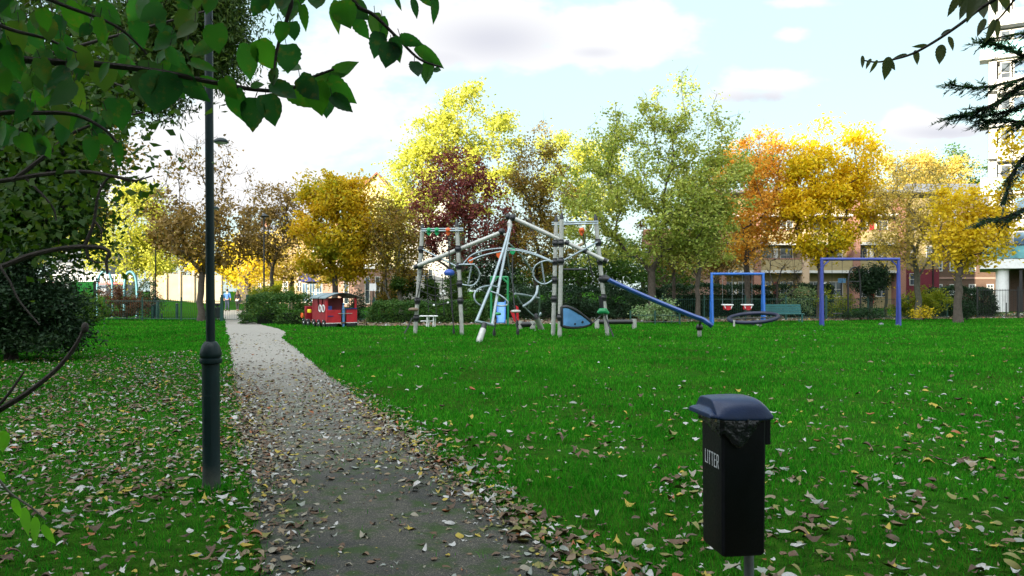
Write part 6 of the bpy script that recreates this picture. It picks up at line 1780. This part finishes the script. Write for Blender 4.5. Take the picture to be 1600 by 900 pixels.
for q in ((338, 61, 46, 80, .9), (389, 97, 56, 100, .95), (415, 87, 52, 75, .8), (371, 164, 50, 95, .95), (397, 180, 54, 95, .95), (422, 172, 50, 80, .9), (443, 146, 50, 50, .7), (451, 92, 44, 80, .95),
          (458, 108, 34, 40, .8), (440, 51, 34, 100, .8), (459, 49, 30, 80, .8), (453, 20, 38, 80, .85), (443, 6, 34, 95, .8), (476, 26, 40, 80, .5), (494, 3, 34, 85, .9), (523, 26, 48, 110, .7), (540, 24, 46, 70, .9),
          (558, 18, 48, 60, .8), (563, 44, 36, 65, .75), (586, 40, 40, 85, .6), (602, 46, 40, 70, .55), (590, 70, 44, 95, .8), (609, 87, 46, 88, .85), (620, 76, 40, 80, .6), (643, 64, 40, 15, .55), (674, 88, 58, 28, .42),
          (650, 110, 32, 75, .75), (667, 116, 42, 100, .55), (684, 110, 14, 20, .9), (649, 13, 36, 75, .45), (680, 16, 40, 80, .45), (668, 0, 34, 30, .5), (621, 4, 28, 80, .3), (511, 122, 60, -8, .45), (536, 106, 50, -35, .6),
          (533, 142, 56, 40, .62), (535, 163, 44, 45, .55), (499, 154, 52, 70, .85), (512, 165, 40, 85, .8), (471, 154, 56, 35, .55), (486, 138, 50, 50, .7), (333, 131, 44, 20, .5), (358, 139, 40, 60, .8), (404, 134, 26, 15, .5),
          (430, 121, 30, 85, .8), (252, 146, 70, 95, .95), (268, 128, 66, 60, .9), (228, 136, 58, 100, .9), (240, 114, 60, 20, .6), (290, 118, 56, 25, .7), (305, 142, 60, 40, .5), (318, 106, 46, 20, .6), (186, 240, 36, 80, .45), (166, 220, 30, 30, .6)):
    place(q[0], q[1], q[2], q[3], q[4])
# looser leaves filling the corner
for i in range(210):
    px, py = fr.uniform(-90, 330), fr.uniform(-40, 165)
    if px > 170 and fr.random() < .6: continue
    if py > 165-max(0, px-60)*.30 or (px > 200 and py > 92): continue
    place(px, py, fr.uniform(24, 54), fr.uniform(30, 150), fr.uniform(.6, .95), Y=fr.uniform(2.0, 2.9))
for i in range(34):
    place(fr.uniform(-60, 190), fr.uniform(150, 235), fr.uniform(26, 52), fr.uniform(50, 130), fr.uniform(.6, .9), Y=fr.uniform(2.1, 2.9))
for i in range(18):
    place(fr.uniform(250, 470), fr.uniform(-40, 12), fr.uniform(30, 46), fr.uniform(60, 120), .85)
tk.build("trunk", M['barkdark'], ot, smooth=True)
lfo = lf.build("crown", M['nearleaf'], ot, smooth=True)

# the rest of its crown, unseen, widened overhead and behind to shade the near path
ur = np.random.default_rng(15); cls_ = []
mb2 = MB(); hub = base+Vector((.3, .3, 5.0))
for i in range(160):
    d = ur.standard_normal(3); d /= np.linalg.norm(d); d *= ur.random()**.35
    c = Vector((.6+d[0]*7.6, -3.6+d[1]*6.2, 6.4+d[2]*1.9))
    if c.z < 2.9+.42*max(0, c.y): c.z = 3.2+.42*max(0, c.y)
    cls_.append(c); mb2.tube(catmull([hub+Vector((0, 0, ur.uniform(-1.2, .6))), (hub+c)*.5+Vector((0, 0, .5)), c], 4), [.035, .03, .026, .022, .018, .014, .010, .007, .004], 5)
mb2.build("limbs", M['barkdark'], ot, smooth=True)
ci = ur.integers(0, len(cls_), 60000); cc_ = np.array([tuple(c) for c in cls_])[ci]+ur.standard_normal((60000, 3))*np.array([.5, .5, .32])
cc_ = cc_[cc_[:, 2] > 2.35+.40*np.maximum(0, cc_[:, 1])]
V, Fq = leaf_quads(cc_-np.array(base), .13, ur, .85, .5)
me = mesh_np("shade_crown", V, Fq); me.materials.append(M['nearleaf']); link(bpy.data.objects.new("shade_crown", me), ot)

# --- bare reaching branches of a second tree, low on the left
b2_ = Vector((-7.6, 5.2, 0)); bt = empty("bare_limbed_tree", b2_, "tree at the left edge with long dark bare limbs over the lawn", "tree")
m = MB(); m.tube([b2_+Vector((0, 0, -.1)), b2_+Vector((.05, 0, 1.2)), b2_+Vector((.25, .1, 2.6)), b2_+Vector((.1, .2, 4.4)), b2_+Vector((.4, .4, 6.4))], [.22, .17, .14, .10, .05], 10)
s0 = b2_+Vector((.1, .03, 1.6)); s1 = b2_+Vector((.25, .1, 2.6)); s2 = b2_+Vector((.12, .2, 4.2))
Yq = 5.2
for pts, r in (([s0, at(-160, 450, Yq), at(-60, 430, Yq), at(0, 417, Yq), at(50, 398, Yq), at(105, 387, Yq), at(150, 386, Yq), at(170, 393, Yq), at(166, 408, Yq), at(168, 428, Yq)], .023),
               ([at(132, 385, Yq), at(140, 366, Yq), at(147, 345, Yq), at(152, 312, Yq), at(160, 290, Yq), at(175, 276, Yq), at(205, 283, Yq), at(238, 275, Yq)], .010),
               ([at(147, 345, Yq), at(158, 360, Yq), at(158, 378, Yq)], .007), ([at(135, 388, Yq), at(138, 402, Yq), at(150, 410, Yq), at(164, 409, Yq)], .008),
               ([s1, at(-120, 300, Yq), at(0, 283, Yq), at(70, 272, Yq), at(130, 268, Yq), at(175, 275, Yq), at(200, 280, Yq), at(215, 283, Yq)], .018),
               ([at(20, 282, Yq), at(75, 240, Yq), at(110, 210, Yq), at(160, 190, Yq), at(225, 175, Yq)], .014), ([at(40, 278, Yq), at(80, 320, Yq), at(88, 345, Yq)], .008),
               ([s0, at(-140, 440, Yq-.2), at(-30, 395, Yq-.2), at(10, 432, Yq-.2), at(30, 470, Yq-.2), at(62, 508, Yq-.2)], .010),
               ([b2_+Vector((.05, 0, .25)), at(-260, 790, 4.6), at(-80, 690, 4.5), at(0, 640, 4.45), at(45, 612, 4.4), at(90, 575, 4.4), at(118, 540, 4.4), at(132, 511, 4.4)], .022),
               ([at(-20, 652, 4.45), at(10, 620, 4.4), at(30, 592, 4.4), at(38, 580, 4.4)], .009),
               ([s2, at(-60, 120, Yq), at(40, 95, Yq), at(130, 70, Yq), at(240, 40, Yq), at(330, 15, Yq)], .016), ([at(60, 92, Yq), at(150, 120, Yq), at(230, 150, Yq)], .012)):
    cc = catmull(pts, 5); n = len(cc)
    m.tube(cc, [r*(1-.72*(i/(n-1)))+.002 for i in range(n)], 7)
m.ball(at(133, 512, 4.4), .026, 8, 6, (.8, .8, 1.2))
m.build("trunk", M['barkdark'], bt, smooth=True)
r = np.random.default_rng(77)
cl_ = []
for i in range(150):
    px, py = r.uniform(-120, 190), r.uniform(90, 380)
    if px > 110 and py > 300: continue
    cl_.append(np.array(at(px, py, 5.6+r.uniform(-.6, 1.2))))
cl_ = np.array(cl_); k_ = r.integers(0, len(cl_), 2600)
V, Fq = leaf_quads(cl_[k_]+r.standard_normal((2600, 3))*np.array([.22, .22, .18])-np.array(b2_), .075, r, .62, .5)
me = mesh_np("crown", V, Fq); me.materials.append(L['shadegreen']); link(bpy.data.objects.new("crown", me), bt)

# --- leafy trees and evergreen along the left edge
tree("maple_tree", "dense green maple filling the upper left above the dark evergreen", "tree", -190, 12.5, [(70, 70, 150, 110), (40, 210, 130, 110), (130, 130, 70, 80), (70, 330, 105, 90), (110, 300, 70, 70), (-60, 260, 120, 170), (-100, 90, 150, 150), (140, 270, 46, 60)],
     L['shadegreen'], M['barkdark'], 150, 31000, .092, ratio=.75, sigma=.26, trunk_r=.20, fork_z=2.2, seed=80, twigs=2, shell=.25, droop=.5)
tree("willow_tree", "narrow leaved tree with fine drooping foliage behind the near lamp post top", "tree", -140, 14.5, [(275, 60, 70, 70), (310, 20, 62, 50), (235, 130, 50, 45), (215, 60, 50, 60), (345, 70, 24, 60), (300, -30, 80, 40)],
     L['willow'], M['barkdark'], 130, 60000, .12, ratio=.24, sigma=.28, trunk_r=.12, fork_z=3.0, seed=81, twigs=3, shell=.25, droop=.9, lean=(1.9, 0))
tree("evergreen_tree", "big dark evergreen shrub spreading to the ground at the left edge", "tree", 20, 19, [(40, 470, 90, 80), (80, 500, 62, 52), (30, 400, 80, 60), (100, 450, 48, 52), (-40, 460, 100, 100), (60, 535, 90, 28), (20, 345, 70, 60)],
     L['darkgreen'], M['barkdark'], 130, 44000, .105, ratio=.42, sigma=.26, trunk_r=.13, fork_z=.5, seed=82, stems=3, shell=.2)
tree("leafy_tree", "tall olive green tree standing behind the dark evergreen at left", "tree", 40, 26, [(60, 300, 100, 90), (120, 250, 60, 62), (130, 340, 46, 60), (40, 200, 100, 90), (180, 210, 40, 46), (-40, 330, 90, 110), (140, 180, 60, 50)],
     L['olive'], M['bark'], 120, 17000, .15, sigma=.38, trunk_r=.22, fork_z=2.4, seed=83, shell=.3)
# --- seedling spray at the lower left corner
sb_ = Vector((-2.35, 2.9, 0)); sp = empty("seedling", sb_, "low leafy seedling with four hanging bright green leaves at lower left", "plant")
m = MB(); m.tube(catmull([sb_+Vector((0, 0, -.03)), sb_+Vector((.05, 0, .4)), at(-40, 690, 2.9), at(-5, 745, 2.85), at(18, 772, 2.85), at(45, 790, 2.85), at(72, 812, 2.85)], 5), [.006*(1-.7*i/30)+.0012 for i in range(31)], 6)
m.build("stem", M['barkgreen'], sp, smooth=True)
lf = MB()
for q in ((25, 795, 32, 82, .46), (40, 815, 44, 88, .44), (57, 828, 42, 80, .40), (75, 836, 36, 68, .38), (6, 690, 34, 88, .7), (2, 745, 20, 60, .6)): place(q[0], q[1], q[2], q[3], q[4], Y=2.85, heart=.1, curl=.5, stalk=False, tilt=(fr.uniform(-.4, .4), -1, .3))
lf.build("leaves", M['youngleaf'], sp, smooth=True)

# --- right: slim leaved twig and a conifer's dark boughs, stems just out of the frame
b3 = Vector((2.75, 2.1, 0)); ct = empty("cherry_tree", b3, "slim leaved tree sending one bare arching twig into the upper right sky", "tree")
m = MB(); m.tube([b3+Vector((0, 0, -.1)), b3+Vector((.02, 0, 1.2)), b3+Vector((0, .1, 2.4)), b3+Vector((.05, .15, 4.2))], [.13, .10, .085, .03], 10)
Yr = 2.6
for pts, r_ in (([b3+Vector((0, .1, 2.3)), at(1760, -60, 2.4), at(1620, -30, 2.5), at(1545, 5, Yr), at(1500, 38, Yr), at(1465, 62, Yr), at(1430, 82, Yr), at(1400, 92, Yr), at(1370, 97, Yr), at(1348, 94, Yr)], .0065),
                ([at(1600, -20, 2.5), at(1560, 30, Yr), at(1530, 50, Yr)], .003)):
    cc = catmull(pts, 5); n = len(cc); m.tube(cc, [r_*(1-.85*i/(n-1))+.0012 for i in range(n)], 6)
m.build("trunk", M['barkdark'], ct, smooth=True)
lf = MB(); tk = MB()
for q in ((1347, 98, 24, 105, .35), (1356, 99, 20, 130, .3), (1365, 104, 22, 120, .35), (1385, 106, 36, 105, .5), (1393, 101, 22, 60, .45), (1404, 88, 26, 170, .22), (1432, 90, 24, 85, .5), (1438, 72, 26, 165, .25), (1469, 86, 34, 95, .5), (1486, 68, 24, 85, .5),
          (1476, 52, 26, 150, .3), (1490, 10, 40, 115, .35), (1504, 15, 46, 118, .38), (1520, 10, 50, 115, .4), (1534, 14, 44, 100, .45), (1548, 6, 40, 80, .5), (1570, 0, 44, 60, .5), (1530, 44, 40, 130, .35), (1546, 48, 40, 110, .4), (1560, 46, 34, 70, .4), (1502, -8, 40, 110, .4)):
    place(q[0], q[1], q[2], q[3], q[4], Y=Yr, heart=0, curl=.4, stalk=False)
lf.build("crown", M['slimleaf'], ct, smooth=True)

b4 = Vector((4.3, 3.7, 0)); fn = empty("conifer_tree", b4, "conifer at the right edge with dark blue green needled boughs", "tree")
m = MB(); m.tube([b4+Vector((0, 0, -.1)), b4+Vector((0, 0, 2)), b4+Vector((.03, 0, 4)), b4+Vector((0, 0, 7))], [.20, .16, .12, .03], 10)
Yn = 4.0
nd = MB()
def bough(pts, r_, rad, dens, L_=.055, both=True):
    cc = catmull(pts, 8); n = len(cc)
    m.tube(cc, [r_*(1-.8*i/(n-1))+.0015 for i in range(n)], 6)
    def sprig(p, d, L1, k):
        sd_ = d.cross(up); sd_ = sd_.normalized() if sd_.length > .01 else Vector((1, 0, 0))
        end = p+d*L1+Vector((0, 0, -.18*L1)); mid = p+d*(L1*.5)
        m.tube([p, mid, end], [.0022, .0016, .0008], 4, cap=False)
        for j in range(k):
            t = fr.random(); q0 = p+(end-p)*t
            s_ = 1 if j % 2 else -1
            v = (d*fr.uniform(.55, .9)+sd_*s_*fr.uniform(.5, .9)+up*fr.gauss(.05, .28)).normalized()
            L2 = fr.uniform(.022, .040); q1 = q0+v*L2; w = v.cross(up+Vector((fr.gauss(0, .3), fr.gauss(0, .3), 0))).normalized()*.0032
            nd.add([q0-w*.5, q0+w*.5, (q0+q1)*.5+w, q1, (q0+q1)*.5-w], [(0, 1, 2, 3, 4)])
    for i in range(1, n):
        a, b_ = cc[i-1], cc[i]; d = (b_-a).normalized()
        if b_.x/b_.y*F_PX+800 > 1720: continue
        taper = .35+.65*(1-i/(n-1))
        reps = 1 if dens < 10 else 2
        for k in range(reps):
            p = a+(b_-a)*fr.random(); s_ = 1 if (i+k) % 2 else -1
            sd_ = d.cross(up).normalized()
            dd = (d*fr.uniform(.6, .9)+sd_*s_*fr.uniform(.35, .8)+up*fr.gauss(-.12, .30)).normalized()
            sprig(p, dd, fr.uniform(.08, .22)*taper, int(26*taper)+8)
    sprig(cc[-2], (cc[-1]-cc[-3]).normalized(), .10, 20)
trk = lambda z: b4+Vector((-.05, 0, z))
for pts, r_, dn in (([trk(2.95), at(1800, 90, Yn), at(1680, 105, Yn), at(1610, 128, Yn), at(1560, 160, Yn), at(1520, 176, Yn), at(1484, 184, Yn)], .022, 19),
                    ([trk(2.9), at(1780, 150, Yn), at(1660, 150, Yn), at(1600, 165, Yn), at(1560, 178, Yn), at(1520, 182, Yn)], .018, 21),
                    ([trk(3.1), at(1780, 60, Yn), at(1680, 72, Yn), at(1610, 88, Yn), at(1575, 76, Yn), at(1545, 66, Yn)], .016, 19),
                    ([trk(3.1), at(1760, 100, Yn), at(1660, 60, Yn), at(1600, 52, Yn), at(1532, 66, Yn)], .013, 12),
                    ([trk(2.9), at(1740, 100, Yn), at(1640, 112, Yn), at(1580, 128, Yn), at(1530, 137, Yn), at(1490, 133, Yn)], .012, 10),
                    ([trk(2.6), at(1760, 190, Yn), at(1660, 200, Yn), at(1610, 236, Yn), at(1585, 268, Yn), at(1572, 305, Yn)], .015, 19),
                    ([trk(2.3), at(1760, 290, Yn), at(1660, 312, Yn), at(1605, 326, Yn), at(1570, 340, Yn), at(1535, 347, Yn)], .015, 18),
                    ([trk(3.0), at(1740, 130, Yn), at(1640, 170, Yn), at(1600, 190, Yn), at(1565, 186, Yn), at(1535, 192, Yn)], .013, 26)):
    bough(pts, r_, 0, dn)
m.build("trunk", M['barkdark'], fn, smooth=True)
nd.build("crown", M['needle'], fn)
